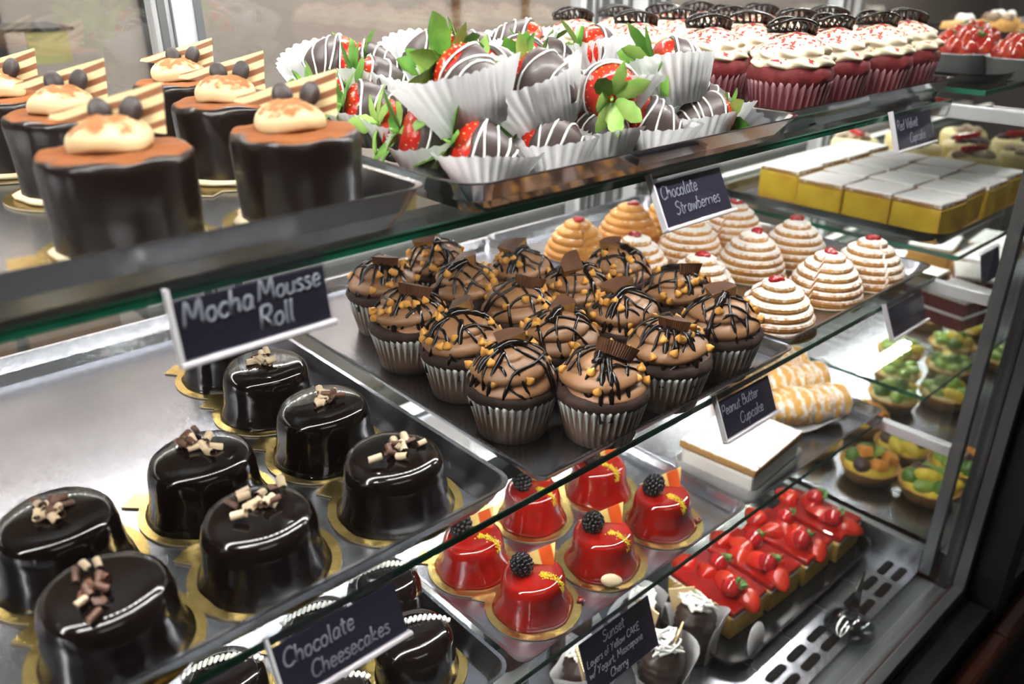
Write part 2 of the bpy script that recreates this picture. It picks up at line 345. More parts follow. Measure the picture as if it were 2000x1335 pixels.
# ------------------------------------------------------------------ display cases
def led_strip(x0, x1, y, z, m, label, step=.0125):
    t = thing('led_strip_light', label, 'light', (0, y, z))
    G().box(x0, x1, -.008, .008, 0, .006).box(x0, x1, -.0085, -.0072, -.0065, .006).build('channel', ALU, t)
    g = G(); x = x0 + .01
    while x < x1 - .01:
        for dy in (-.0035, .0035): g.box(x - .0022, x + .0022, dy - .002, dy + .002, -.0016, 0)
        x += step
    d = g.build('diodes', m, t); d['kind'] = 'stuff'; return t
CASEL = -.42
def case(x0, x1, left, lab):
    t = thing('display_case', lab, 'display case')
    B = lambda n, a, m, b=.0: G().box(*a, b=b).build(n, m, t)
    B('plinth', (x0, x1, .235, .87, .02, S4 - .06), DARKWOOD)
    B('deck', (x0, x1, .285, .86, S4 - .012, S4 - .0005), STEEL)
    B('front_channel', (x0, x1, .243, .2849, S4 - .03, S4 - .009), ALU)
    B('sill', (x0, x1 + .012, .227, .240, S4 - .016, S4 + .004), ALU, .001)
    B('gasket', (x0, x1, .2402, .2428, S4 - .016, S4 + .002), GASKET)
    B('apron_board', (x0, x1 + .012, .195, .226, S4 - .30, S4 - .016), DARKM)
    B('wood_moulding', (x0 - (0 if left else .0565), x1 + .017, .165, .1885, S4 - .080, S4 - .045), DARKWOOD, .006)
    B('canopy', (x0 - .015, x1 + .017, .22, .90, EYE + .205, EYE + .235), ALU)
    B('front_glass', (x0, x1, .244, .250, S4 - .004, EYE + .205), PANE)
    for zz in (S1, S2, S3):
        B('support_arm', (x1 + .0005, x1 + .0125, .286, .825, zz - .021, zz - .0065), ALUW, .001)
        B('rear_rail', (x0, x1, .806, .824, zz - .014, zz + .003), RAIL, .002)
    B('rear_rail', (x0, x1, .806, .824, S4, S4 + .02), RAIL, .002)
    B('end_skirt', (x1 + .0005, x1 + .0125, .286, .825, S4 - .002, S4 + .035), ALU, .001)
    B('upright', (x1 + .0005, x1 + .013, .271, .2855, S4 - .002, EYE + .205), ALU, .001)
    B('upright', (x1 + .0005, x1 + .013, .227, .2415, S4 + .004, EYE + .205), ALU, .001)
    B('upright_gasket', (x1 + .0005, x1 + .012, .2417, .2435, S4 + .004, EYE + .205), DARKM)
    return t
dc = case(CASEL, 1.0, True, 'glass fronted bakery display case nearest the camera with steel deck')
dc2 = case(1.075, 2.45, False, 'second glass bakery display case beyond the right end of the first')
G().box(1.019, 1.070, .19, .262, .02, EYE + .235).build('dark_reflection_panel', DARKM, dc2)  # black panel added where the far front glass would mirror the dark room
# rear posts and sliding doors
def post(x0, x1, groove, parent):
    g = G().box(x0, x1, .832, .862, S4, EYE + .205, b=.001)
    for a, b_ in groove: g.box(a, b_, .8285, .8318, S4, EYE + .205, 1)
    return g.build('rear_post', [ALUW, ALU], parent)
post(.306, .348, ((.306, .313), (.318, .3195), (.341, .348)), dc)
post(.888, .932, ((.888, .897), (.906, .911), (.92, .932)), dc)
post(.945, .982, ((.945, .96), (.975, .982)), dc)
post(1.019, 1.068, ((1.019, 1.027), (1.034, 1.046), (1.06, 1.068)), dc2)
post(1.60, 1.682, ((1.60, 1.61), (1.63, 1.64), (1.672, 1.682)), dc2)
for x0, x1, pr in ((CASEL, .305, dc), (.349, .887, dc), (1.069, 1.599, dc2), (1.683, 2.44, dc2)):
    d = G().box(x0, x1, .842, .847, S4 + .02, EYE + .205).build('rear_door', PANE2, pr)
# deck vent slots: two rows of flat dark capsules, hole shade put in their colour
def capsule(cx, cy, L, w, z, n=7):
    p = []
    for s, a0 in ((1, -PI/2), (-1, PI/2)):
        for i in range(n):
            a = a0 + PI*i/(n-1); p.append((cx + s*(L/2 - w/2) + w/2*math.cos(a), cy + w/2*math.sin(a)))
    return G().prism(p, z - .0004, z + .0003)
slot = capsule(0, 0, .036, .0105, 0).mesh('vent_slot', SLOTM)
for i in range(28):
    for j in range(2):
        link('vent_slot', slot, dc, loc=(.972 - .0455*i, .318 - j*.0185, S4))
for i in range(7): G().box(.46 + .075*i, .4612 + .075*i, .33, .80, S4 - .0004, S4 + .0001).build('deck_seam', ALU, dc)
# glass shelves
def shelf(x0, x1, y0, y1, z, lab, t=.0063):
    g = G()
    vs = [(x0,y0,z-t),(x1,y0,z-t),(x1,y1,z-t),(x0,y1,z-t),(x0,y0,z),(x1,y0,z),(x1,y1,z),(x0,y1,z)]
    g.add(vs, [(3,2,1,0),(4,5,6,7)], 0, False); g.add(vs, [(0,1,5,4),(1,2,6,5),(2,3,7,6),(3,0,4,7)], 1, False)
    g.box(x0, x1, y0 - .0004, y0, z - .0012, z + .0001, 2)
    o = g.build('glass_shelf', [GLASS, EDGE, MATS['glass_bevel']]); return tag(o, lab, 'shelf', 'glass shelves of the display cases')
mat('glass_bevel', (.10, .26, .19), .12, coat=.5)
shelf(CASEL, 1.0, .373, .805, S1, 'top glass shelf of the near case under the strawberries')
shelf(CASEL, 1.0, .348, .805, S2, 'middle glass shelf of the near case under the cupcakes')
shelf(CASEL, 1.0, .373, .805, S3, 'lowest glass shelf of the near case under the red glazed cakes')
shelf(1.095, 2.40, .373, .805, S1, 'top glass shelf of the far case under the foil tins')
shelf(1.095, 2.40, .360, .805, S2, 'middle glass shelf of the far case under the lemon bars')
shelf(1.095, 2.40, .360, .805, S3, 'lowest glass shelf of the far case under the red cake slices')
led_strip(CASEL, .99, .300, EYE + .198, LEDM, 'led strip light under the canopy along the front of the near case')
led_strip(CASEL, .99, .72, EYE + .198, LEDM, 'led strip light under the canopy along the rear of the near case')
led_strip(1.09, 2.4, .300, EYE + .198, LEDF, 'led strip light under the canopy along the front of the far case')
led_strip(1.09, 2.4, .72, EYE + .198, LEDF, 'led strip light under the canopy along the rear of the far case')
for q_, (z, nm) in enumerate(((S1, 'top'), (S2, 'middle'), (S3, 'lowest'))):
    led_strip(CASEL, .99, .795, z - .0150, LEDS[q_], 'led strip light below the rear edge of the near case %s shelf' % nm)
    led_strip(CASEL, .99, (.425, .405, .425)[q_], z - .015, LEDL[q_], 'led strip light below the front edge of the near case %s shelf' % nm)
    led_strip(1.10, 2.4, .795, z - .0150, LEDS[q_], 'led strip light below the rear edge of the far case %s shelf' % nm)

led_strip(1.47, 1.88, .612, S2 - .0150, LEDS[1], 'short led strip light below the far middle shelf, mirrored in the glass beneath')

# ------------------------------------------------------------------ trays
def ring(x0, x1, y0, y1, r, z, n=5):
    p = []
    for cx, cy, a in ((x1-r, y0+r, -PI/2), (x1-r, y1-r, 0), (x0+r, y1-r, PI/2), (x0+r, y0+r, PI)):
        for i in range(n): q = a + PI/2*i/(n-1); p.append((cx + r*math.cos(q), cy + r*math.sin(q), z))
    return p
def tray(x0, x1, y0, y1, z, h, flare, m, lab, rc=.006, rz=0., lip=.003):
    cx, cy = (x0+x1)/2, (y0+y1)/2; w, d = (x1-x0)/2, (y1-y0)/2; t = .0008
    R = lambda e, zz, rr: ring(-w+e, w-e, -d+e, d-e, rr, zz)
    rings = [R(flare, t, rc), R(flare*.5, h*.45, rc*1.2), R(0, h, rc*1.5), R(-lip, h+.0006, rc*1.6), R(-lip, h-.0004, rc*1.6), R(-t, h-.0012, rc*1.5), R(flare*.5-t, h*.45-t, rc*1.2), R(flare, 0, rc)]
    n = len(rings[0]); vs = sum(rings, []); fs = [tuple(range(n))]
    for j in range(len(rings)-1):
        for i in range(n):
            i2 = (i+1) % n; fs.append((j*n+i2, j*n+i, (j+1)*n+i, (j+1)*n+i2))
    fs.append(tuple((len(rings)-1)*n + i for i in range(n-1, -1, -1)))
    o = G().add(vs, fs, 0, False).build('serving_tray', m, loc=(cx, cy, z + .0003), rot=(0, 0, rz))
    return tag(o, lab, 'tray')
TF = .0015
tray(-.10, .268, .370, .79, S1, .024, .012, STEEL3, 'steel tray under the mocha mousse rolls', rc=.008, rz=0)
tray(.286, .638, .352, .79, S1, .024, .020, STEEL2, 'steel tray holding the chocolate strawberries', rc=.012)
tray(.660, 1.002, .378, .79, S1, .022, .010, STEEL2, 'steel tray holding the red velvet cupcakes', rc=.006)
tray(-.12, .312, .346, .79, S2, .022, .012, STEEL, 'wide steel tray under the chocolate cheesecakes', rc=.010)
tray(.342, .664, .344, .79, S2, .014, .008, STEEL, 'steel tray holding the peanut butter cupcakes', rc=.006, rz=-.012)
tray(.668, .986, .352, .79, S2, .016, .010, STEEL, 'steel tray under the spiral sugared pastries', rc=.008)
tray(-.05, .335, .374, .79, S3, .020, .010, STEEL, 'steel tray under the chocolate domes with white piping', rc=.010)
tray(.352, .680, .376, .79, S3, .012, .008, STEEL, 'steel tray holding the six red glazed cakes', rc=.006)
tray(.686, .994, .376, .79, S3, .012, .008, STEEL, 'steel tray under the cream slice and pastry horns', rc=.006)

# ------------------------------------------------------------------ gold boards with a pull tab
def board_mesh(r=.0462, tabw=.018, tabl=.0125):
    p = []; n = 44; a = math.asin(tabw/2/r)
    for i in range(n+1):
        q = a + (2*PI-2*a)*i/n; p.append((r*math.cos(q), r*math.sin(q)))
    x = r + tabl
    p += [(x, -tabw/2), (x, tabw/2)]
    g = G(); m = len(p)
    g.add([(*q, .0012) for q in p], [tuple(range(m))], 0, False)
    g.add([(*q, 0.) for q in p] + [(*q, .0012) for q in p], [(i, (i+1) % m, m+(i+1) % m, m+i) for i in range(m)] + [tuple(range(m-1, -1, -1))], 1, False)
    return g.mesh('gold_board', [GOLD, CARD])
BOARD = board_mesh()
def board(x, y, z, ang, lab, s=1., group=None):
    o = link('gold_board', BOARD, loc=(x, y, z), rot=(0, 0, ang), scale=(s, s, 1)); return tag(o, lab, 'cake board', group)
ORD = ['first', 'second', 'third', 'fourth', 'fifth', 'sixth', 'seventh', 'eighth']
# ------------------------------------------------------------------ chocolate cheesecakes
def curl_mesh(seed):
    rd = random.Random(seed); g = G(); n = 14; r = rd.uniform(.0020, .0031); L = rd.uniform(.006, .0098); turns = rd.uniform(1.0, 1.5)
    for mi, ro in ((0, .0), (1, -.00025)):
        vs = []; fs = []
        for i in range(n+1):
            a = turns*2*PI*i/n; rr = r*(1 - .35*i/n) + ro
            for s in (-1, 1): vs.append((rr*math.cos(a), s*L/2*(1 - .15*rd.random()), rr*math.sin(a)))
        for i in range(n): fs.append((2*i, 2*i+1, 2*i+3, 2*i+2))
        g.add(vs, fs, mi, True)
    return g
CURLS = []
for k in range(6):
    g = curl_mesh(k); mm = [(CURLW, CURLD), (CURLD, CURLW), (CURLW, CURLW), (CURLD, CURLD)][k % 4]
    CURLS.append(g.mesh('chocolate_curl', list(mm)))
fl = G().prism([(0, 0), (.005, .001), (.0065, .004), (.002, .0045)], 0, .0008).mesh('chocolate_flake', CURLD)
CURLS.append(fl)
def cheesecake_body(seed):
    rd = random.Random(seed)
    prof = [(.0, 0), (.0375, 0), (.0388, .0007), (.0384, .003), (.0368, .008), (.0358, .016), (.0350, .024), (.0342, .031), (.0328, .0362), (.0300, .0398), (.0255, .0416), (.018, .0424), (.008, .0427), (1e-5, .0428)]
    pts = smooth_pts([(a, 0, b) for a, b in prof], 2)
    pr = [(max(p.x, 1e-5), p.z) for p in pts]
    p1, p2 = rd.uniform(0, 6), rd.uniform(0, 6)
    def fn(r, z, a, t):
        k = 1 + .012*math.sin(2*a+p1) + .008*math.sin(3*a+p2)
        sk = max(0, 1 - z/.010); k += sk*(.02*math.sin(7*a+p2) + .016*math.sin(11*a+p1))*.5
        ridge = .0007*math.exp(-((z-.029)/.0018)**2)
        return r*k + (ridge if r > .02 else 0), z
    return G().lathe(pr, 56, fn)
CHB = [cheesecake_body(k).mesh('cheesecake_body', CHOC, jig=.0005, seed=k, js=45) for k in range(3)]
chz = [(.066, .480, 'with many pale curls, left end of the second row'), (.067, .396, 'front left one with a loose heap of brown shavings'),
       (.159, .488, 'second row, between two others on the wide tray'), (.157, .401, 'front row middle, behind the chocolate cheesecakes sign'),
       (.254, .584, 'right column, third from the front, rolled curls on top'), (.255, .494, 'right column, second from the front, beside the tray rim'),
       (.254, .401, 'front right corner of the wide tray'), (.255, .665, 'at the back, half hidden behind the mocha sign')]
for i, (x, y, lab) in enumerate(chz):
    z = S2 + TF
    board(x, y, z, math.radians((130, 128, 134, 124, 129, 128, 117, 128)[i]), 'gold tabbed board under the cheesecake ' + lab, group='gold boards under the cheesecakes')
    t = thing('chocolate_cheesecake', 'glossy chocolate cheesecake ' + lab, 'cake', (x, y, z + .0013), i*1.1, 'chocolate cheesecakes on the middle shelf')
    link('cake_body', CHB[i % 3], t)
    rd = random.Random(50+i); ca = rd.uniform(0, 6); cx, cy = (.004*math.cos(ca), .004*math.sin(ca))
    for k in range(16):
        a, r = rd.uniform(0, 2*PI), abs(rd.gauss(0, .0085)); me = CURLS[rd.choice([0, 1, 2, 3, 4, 5, 6, 0, 1])] if i != 1 else CURLS[rd.choice([1, 3, 6, 6, 4])]
        link('chocolate_curl', me, t, (cx + r*math.cos(a)*1.3, cy + r*math.sin(a), .0448 + (.0026 if k % 4 == 0 else 0)), (rd.uniform(-.5, .5), rd.uniform(-.4, .4), rd.uniform(0, 6)))

# ------------------------------------------------------------------ peanut butter cupcakes
def liner(r0, r1, h, n=38, flare=.0012, seg=4):
    N = n*seg; zs = [0, .0004, h*.35, h*.7, h*.9, h]
    prof = [(lerp(r0, r1, z/h), z) for z in zs]
    def fn(r, z, a, t):
        ph = math.sin(a*n); amp = .0004 + flare*(z/h)**1.5
        return r + amp*ph*.8, z + (.0012*math.sin(a*n + 1.2) if z >= h*.99 else 0)
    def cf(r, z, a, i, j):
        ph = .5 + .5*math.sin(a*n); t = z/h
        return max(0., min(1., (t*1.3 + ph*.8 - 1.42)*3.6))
    return G().lathe(prof[1:], N, fn, cfn=cf)
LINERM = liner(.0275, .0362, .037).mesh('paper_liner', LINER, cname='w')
def swirl_r(th, t, R0, turns, lob=.21):
    E = R0*max(0., 1 - t**2.3)**.66
    if t < .06: E *= .93 + .07*t/.06
    ph = t*turns - th/(2*PI); lo = abs(math.sin(PI*ph))
    return E*(1 - lob + lob*lo**.55)
def swirl(R0, z0, z1, turns, seed=0, n=64, m=40, lob=.21):
    prof = [(1e-5, z0)] + [(1, j/m) for j in range(m)] + [(1e-5, z1)]
    def fn(r, z, a, t):
        if r < .5: return r, z
        k = 1 + .02*noise.noise(Vector((math.cos(a)*1.5, math.sin(a)*1.5, z*4 + seed*9)))
        return max(1e-5, swirl_r(a, z, R0, turns, lob)*k), z0 + (z1-z0)*z
    return G().lathe(prof, n, fn)
def swirl_h(x, y, R0, z0, z1, turns):
    r, th = math.hypot(x, y), math.atan2(y, x)
    for j in range(40, -1, -1):
        t = j/41
        if swirl_r(th, t, R0, turns) >= r: return z0 + (z1-z0)*(t + .012)
    return None
def drizzle_mesh(seed, R0, z0, z1, turns):
    rd = random.Random(seed); g = G(); ang = rd.uniform(0, 6); c, s = math.cos(ang), math.sin(ang)
    def run(pts, rad, lo_t=.16):
        out = []
        for x, y in pts:
            X, Y = c*x - s*y, s*x + c*y; z = swirl_h(X, Y, R0, z0, z1, turns); r, th = math.hypot(X, Y), math.atan2(Y, X)
            rm = swirl_r(th, lo_t, R0, turns)
            if z is None or r > rm:
                z = z0 + (z1-z0)*(lo_t - max(0, r-rm)/.03); k = rm/max(r, 1e-6)*1.015; X *= k; Y *= k
            out.append((X, Y, z + .0006))
        g.tube(smooth_pts(out, 2), [rad*rd.uniform(.75, 1.25) for _ in range(len(smooth_pts(out, 2)))], 6)
    for k in range(5):
        yk = (k-2)*.0115 + rd.uniform(-.003, .003); b = rd.uniform(-.25, .25)
        L = R0*1.2
        run([(-L + 2*L*i/11, yk + b*(-L + 2*L*i/11) + .002*math.sin(i*1.3+k)) for i in range(12)], .0013)
    for k in range(3):
        xk = (k-1)*.016 + rd.uniform(-.004, .004); L = R0*1.1
        run([(xk + .003*math.sin(i+k), -L + 2*L*i/9) for i in range(10)], .0015)
    for k in range(5):
        a = rd.uniform(0, 2*PI); run([(R0*q*math.cos(a), R0*q*math.sin(a)) for q in (.35, .55, .75, .95, 1.15, 1.45)], .0023, .05 + .2*rd.random())
    run([(R0*q*math.cos(1.), R0*q*math.sin(1.)) for q in (-.3, -.1, .1, .3, .5)], .0045)
    return g.mesh('chocolate_drizzle', CHOCD)
chipm = G().lathe([(1e-5, 0), (.0031, .0001), (.0040, .0014), (.0034, .0033), (.0017, .0052), (.0007, .0066), (1e-5, .0071)], 10).mesh('peanut_butter_chip', CHIP)
def wedge_mesh(ang, seed):
    g = G(); n = 18; r0, r1, h = .0190, .0225, .0105; N = n*2
    P = lambda r, z: [((r + (.0006 if i % 2 else 0))*math.cos(ang*i/N), (r + (.0006 if i % 2 else 0))*math.sin(ang*i/N), z) for i in range(N+1)]
    a, b = P(r0, 0), P(r1, h); m = N+1
    vs = a + b + [(0, 0, 0), (0, 0, h)]
    g.add(vs, [(i, i+1, m+i+1, m+i) for i in range(N)], 0, False)
    g.add(vs, [tuple(list(range(m, 2*m)) + [2*m+1]), tuple(list(range(m-1, -1, -1)) + [2*m])], 0, False)
    g.add(vs, [(2*m, 0, m, 2*m+1), (N, 2*m, 2*m+1, m+N)], 1, False)
    return g.mesh('candy_wedge', [CHOCM, PBUT])
WEDGES = [wedge_mesh(a, k) for k, a in enumerate((PI/2, 1.75, 1.3))]
crown = G().lathe([(.0340, .033), (.0370, .0365), (.0378, .0395), (.0366, .0435), (.033, .0455), (.02, .047), (1e-5, .048)], 44, lambda r, z, a, t: (r*(1 + .012*math.sin(3*a) + .01*math.sin(5*a+1)), z)).mesh('cake_crown', CAKE, jig=.0007, js=110)
FR0, FZ0, FZ1, FT = .0355, .0425, .0735, 2.05
PROTO = []
for k in range(4):
    t = thing('peanut_butter_cupcake', '', 'cupcake')
    link('paper_liner', LINERM, t); link('cake_crown', crown, t, rot=(0, 0, k))
    link('frosting_swirl', swirl(FR0, FZ0, FZ1, FT, k).mesh('frosting_swirl', FROST), t)
    link('chocolate_drizzle', drizzle_mesh(k+3, FR0, FZ0, FZ1, FT), t)
    rd = random.Random(70+k)
    wa = rd.uniform(0, 6)
    link('candy_wedge', WEDGES[k % 3], t, (-.007*math.cos(wa), -.007*math.sin(wa), .0650), (rd.uniform(-.15, .25), rd.uniform(-.55, -.2), wa))
    ca = rd.uniform(0, 6)
    for q in range(17):
        a = ca + rd.gauss(0, 1.0) if q < 12 else rd.uniform(0, 6.28); tt = rd.uniform(.25, .8) if q < 15 else rd.uniform(.1, .3)
        r = swirl_r(a, tt, FR0, FT) - .0006; z = FZ0 + (FZ1-FZ0)*tt
        link('peanut_butter_chip', chipm, t, (r*math.cos(a), r*math.sin(a), z), (rd.uniform(-.6, .9), rd.uniform(-.6, .9), rd.uniform(0, 6)))
    PROTO.append(t)
cups = [(.384, .425), (.431, .373), (.512, .373), (.590, .375), (.396, .501), (.461, .450), (.536, .442), (.618, .445), (.394, .577), (.482, .524), (.556, .520), (.628, .530), (.422, .660), (.476, .597), (.545, .590), (.502, .676)]
crow = ['front left corner of the peanut butter tray', 'front row, second from the left corner', 'front row, third, behind the peanut butter sign', 'front right corner beside the spiral pastries',
        'left edge, second from the front corner', 'second row, just behind the two front cupcakes', 'second row with a fluted candy wedge, third along', 'second row, right end by the pastries',
        'left edge, third from the front corner', 'middle of the tray, third row, second along', 'third row, chip-covered and darkest frosting', 'third row, right end by the pastries',
        'back left corner with upright candy wedge', 'fourth row, second along, behind the left edge cupcakes', 'fourth row, third along near the tray corner', 'very back, topped by a leaning wedge']
KP = [0, 1, 2, 3, 1, 2, 0, 3, 3, 0, 1, 2, 2, 3, 0, 1]
ROT = [.3, 1.2, 2.5, 4.0, 3.3, 5.0, .8, 2.2, 1.6, 4.4, 5.5, .2, 2.9, 3.6, 1.0, 4.9]
seen = set()
for i, (x, y) in enumerate(cups):
    lab = 'mocha swirl cupcake with peanut butter chips, ' + crow[i]; k = KP[i]
    if k in seen: o = dup(PROTO[k], (x, y, S2 + TF), ROT[i], lab)
    else:
        seen.add(k); o = PROTO[k]; o.location = (x, y, S2 + TF); o.rotation_euler = (0, 0, ROT[i]); o['label'] = lab
    o['group'] = 'peanut butter cupcakes on the middle shelf'

# ------------------------------------------------------------------ sugared spiral pastries (coiled domes)
def bee_mesh(seed, m_, turns=6.0, R=.0405, H=.051):
    n, m = 64, 120; sst = lambda q: max(0., min(1., q))**2*(3 - 2*max(0., min(1., q)))
    Er = lambda u: R*max(0., 1 - (min(u, turns)/turns)**1.75)**.68
    def fn(r, z, a, t):
        if r < .5: return r, z
        u = max(0., z*(turns + 1) - a/(2*PI)); u = min(u, turns); k = math.floor(u); fr = u - k
        hh = (k + .62*sst(fr/.75) + .38*fr)/turns; rr = .38*Er(u) + .62*Er(k + sst((fr - .35)/.65)) + .0013*math.sin(PI*min(1, fr/.8)) + .00025*math.sin(fr*2*PI*5)
        return max(1e-5, rr*(1 + .01*math.sin(2*a+seed))), H*min(1, hh)
    g = G().lathe([(1e-5, 0)] + [(1, j/m) for j in range(m+1)] + [(1e-5, H)], n, fn)
    return g.mesh('coiled_pastry', m_, jig=.0007, seed=seed, js=40)
BM = [bee_mesh(0, SUGARBEE), bee_mesh(1, SUGARBEE), bee_mesh(2, SUGARBEE2)]
def cherry_mesh(seed):
    g = G(); rd = random.Random(seed)
    for _ in range(3): g.sphere((rd.uniform(-.003, .003), rd.uniform(-.003, .003), rd.uniform(0, .002)), .0045, 9, 6, sc=(1, .85, .75))
    return g.mesh('cherry', CHERRY, jig=.0012, js=200, seed=seed)
CH = [cherry_mesh(k) for k in range(3)]
bees = [(.716, .394, 0, 'front left, nearest the cupcakes'), (.834, .403, 1, 'front row, middle one'), (.918, .396, 0, 'front right corner by the tray end'),
        (.722, .492, 1, 'second row left, just behind the front left one'), (.837, .501, 0, 'second row, middle one with a big cherry'), (.920, .493, 1, 'second row, right end'),
        (.723, .584, 1, 'third row left, heavily sugared behind the cupcakes'), (.832, .587, 0, 'third row, middle one, under the strawberry sign'), (.932, .591, 1, 'third row, right end, snowy with sugar'),
        (.719, .675, 2, 'back left, bare golden with little sugar'), (.826, .682, 2, 'back row, golden, just left of the strawberry sign'), (.912, .676, 2, 'back row, golden, hidden behind the strawberry sign')]
for i, (x, y, k, lab) in enumerate(bees):
    t = thing('spiral_pastry', 'coiled sugared pastry dome with cherry, ' + lab, 'pastry', (x, y, S2 + TF + .0015), i*.9 + 2.4, 'sugared spiral pastries on the middle shelf')
    link('coiled_dough', BM[k], t); link('cherry', CH[i % 3], t, (.002, 0, .0490), (0, 0, i), (1.4,)*3)
    d = G().lathe([(1e-5, 0), (.043, 0), (.0435, .0006), (.043, .0012), (1e-5, .0012)], 36).build('card_round', CARD if i else GOLD, loc=(x, y, S2 + TF)); 
    tag(d, 'thin round card under the coiled pastry ' + lab, 'cake board', 'round cards under the spiral pastries')

# ------------------------------------------------------------------ red glazed cakes
def sunset_body(seed):
    prof = [(1e-5, 0), (.0350, 0), (.0362, .001), (.0356, .004), (.0325, .011), (.0308, .018), (.0302, .025), (.0292, .0315), (.0272, .0358), (.0235, .0378), (.015, .0384), (1e-5, .0386)]
    pr = [(max(p.x, 1e-5), p.z) for p in smooth_pts([(a, 0, b) for a, b in prof], 2)]
    global SUNP; SUNP = pr
    def fn(r, z, a, t):
        sk = max(0, 1 - z/.012)
        return r*(1 + .012*math.sin(2*a+seed) + sk*.02*math.sin(6*a+seed)), z
    return G().lathe(pr, 52, fn)
SB = [sunset_body(k).mesh('glazed_body', REDGLAZE, jig=.0006, seed=k, js=40) for k in range(3)]
def berry_mesh():
    g = G(); rd = random.Random(3); rows = [(.0034, -.0085, 7), (.0060, -.0056, 11), (.0072, -.0022, 13), (.0073, .0014, 13), (.0063, .0048, 11), (.0042, .0076, 8), (.0012, .0094, 3)]
    for q, (r, z, n) in enumerate(rows):
        for i in range(n):
            a = 2*PI*(i + .5*(q % 2))/n; g.sphere((r*math.cos(a), r*math.sin(a), z), .00225, 8, 6)
    g.sphere((0, 0, 0), .0055, 8, 6, sc=(1, 1, 1.4)); return g.mesh('blackberry', BERRY)
BERRYM = berry_mesh()
shard_r = G().prism([(-.024, .000), (.016, -.009), (.020, .012)], -.0006, .0006, M=Matrix.Rotation(PI/2, 4, 'X')).mesh('orange_shard', SHARDR)
def gold_mesh(seed):
    g = G(); rd = random.Random(seed); pr = SUNP[::-1]
    pr = [p for p in pr if p[0] > .005 and p[1] > .013]; L = [0.]
    for a, b in zip(pr, pr[1:]): L.append(L[-1] + math.hypot(a[0]-b[0], a[1]-b[1]))
    for i in range(170):
        t = (i/230)**1.15; d = t*L[-1]; k = max(q for q in range(len(L)) if L[q] <= d); k = min(k, len(pr) - 2)
        f = (d - L[k])/max(1e-9, L[k+1] - L[k]); r, z = lerp(pr[k][0], pr[k+1][0], f), lerp(pr[k][1], pr[k+1][1], f)
        a = (.0026*(1 - .65*t)*rd.gauss(0, 1) + .0025*math.sin(t*4))/max(r, .012)
        g.sphere((r*math.cos(a), r*math.sin(a), z + .0001), rd.uniform(.0005, .0009)*(1.15 - .5*t), 5, 4)
    return g.mesh('gold_dust', GOLDDUST)
GD = [gold_mesh(1), gold_mesh(2)]
IR = Vector((math.cos(math.radians(-42)), math.sin(math.radians(-42)), 0)); IA = math.radians(-42)     # towards the right of the picture, on the floor plane
suns = [(.413, .428, 'front left, nearest the tray corner'), (.507, .427, 'front row middle, almond slice at its foot'), (.600, .427, 'front row right, beside the cream slice'),
        (.407, .508, 'second row left, under the shelf edge'), (.505, .527, 'second row middle, below the cupcake tray corner'), (.594, .512, 'second row right, behind the front right one')]
for i, (x, y, lab) in enumerate(suns):
    z = S3 + TF
    board(x, y, z, math.radians(122 + (i*7) % 9), 'gold board under the red glazed cake, ' + lab, .98, 'gold boards under the red glazed cakes')
    t = thing('red_glazed_cake', 'red glazed cake with blackberry, ' + lab, 'cake', (x, y, z + .0013), IA, 'red glazed cakes on the lowest shelf')
    link('glazed_body', SB[i % 3], t, rot=(0, 0, i*2.))
    link('blackberry', BERRYM, t, (-.011, -.002, .0480), (.5, -.25, i), (1.18,)*3)
    link('orange_shard', shard_r, t, (.001, .011, .0445), (-.40, -.10, .10), (1.05, 1, 1.0))
    link('gold_dust', GD[i % 2], t, rot=(0, 0, math.radians(-32 - 12*(i % 3))))
al = G().sphere((0, 0, 0), .0105, 14, 8, sc=(1, .62, .28)).build('almond_slice', ALMOND, loc=(.4855, .3955, S3 + .0095), rot=(1.05, .1, -.75)); tag(al, 'pale almond slice leaning at the foot of the middle red glazed cake', 'almond')
for (x, y, lab) in ((.4475, .4015, 'broken crumb of red glaze on the front left gold board'), (.6300, .4020, 'small crumb of red glaze on the front right gold board')):
    g = G(); rd = random.Random(int(x*1000))
    for _ in range(5): g.sphere((rd.uniform(-.004, .004), rd.uniform(-.003, .003), .0015), .002, 6, 4, sc=(1.3, .8, .8))
    tag(g.build('glaze_crumb', REDGLAZE, loc=(x, y, S3 + TF + .0012), jig=.001, js=300), lab, 'crumb')

# ------------------------------------------------------------------ mocha mousse rolls
def moc_mesh(seed):
    prof = [(1e-5, 0), (.0352, 0), (.0355, .002), (.0358, .014), (.0364, .030), (.0370, .0445), (.0366, .0480), (.0350, .0498), (.032, .0504), (.02, .0506), (1e-5, .0507)]
    return G().lathe(prof, 60, lambda r, z, a, t: (r*(1 + .02*math.sin(2*a+seed) + .008*math.sin(9*a+seed)*(1 if z < .047 else .3) + .006*math.sin(17*a)*(z < .047)), z + .0006*math.sin(8*a+seed)*(r > .03)))
MB_ = [moc_mesh(k).mesh('mousse_body', COCOATOP, jig=.0009, seed=k, js=70) for k in range(2)]
shard_m = G().prism([(-.036, -.001), (.021, -.012), (.0235, .0135), (-.034, .0015)], -.0007, .0007, M=Matrix.Rotation(PI/2, 4, 'X')).mesh('striped_shard', SHARDM)
beanm = G()
beanm.lathe([(max(1e-5, .0062*math.sin(PI*j/8)), -.0078*math.cos(PI*j/8)) for j in range(9)], 16, lambda r, z, a, t: (r*(1 - .5*math.exp(-((a-3*PI/2)/.16)**2)), z))
for q in range(len(beanm.v)):
    p = beanm.v[q]; beanm.v[q] = (p[0], p[1]*.6, p[2])
beanm = beanm.mesh('coffee_bean', BEAN)
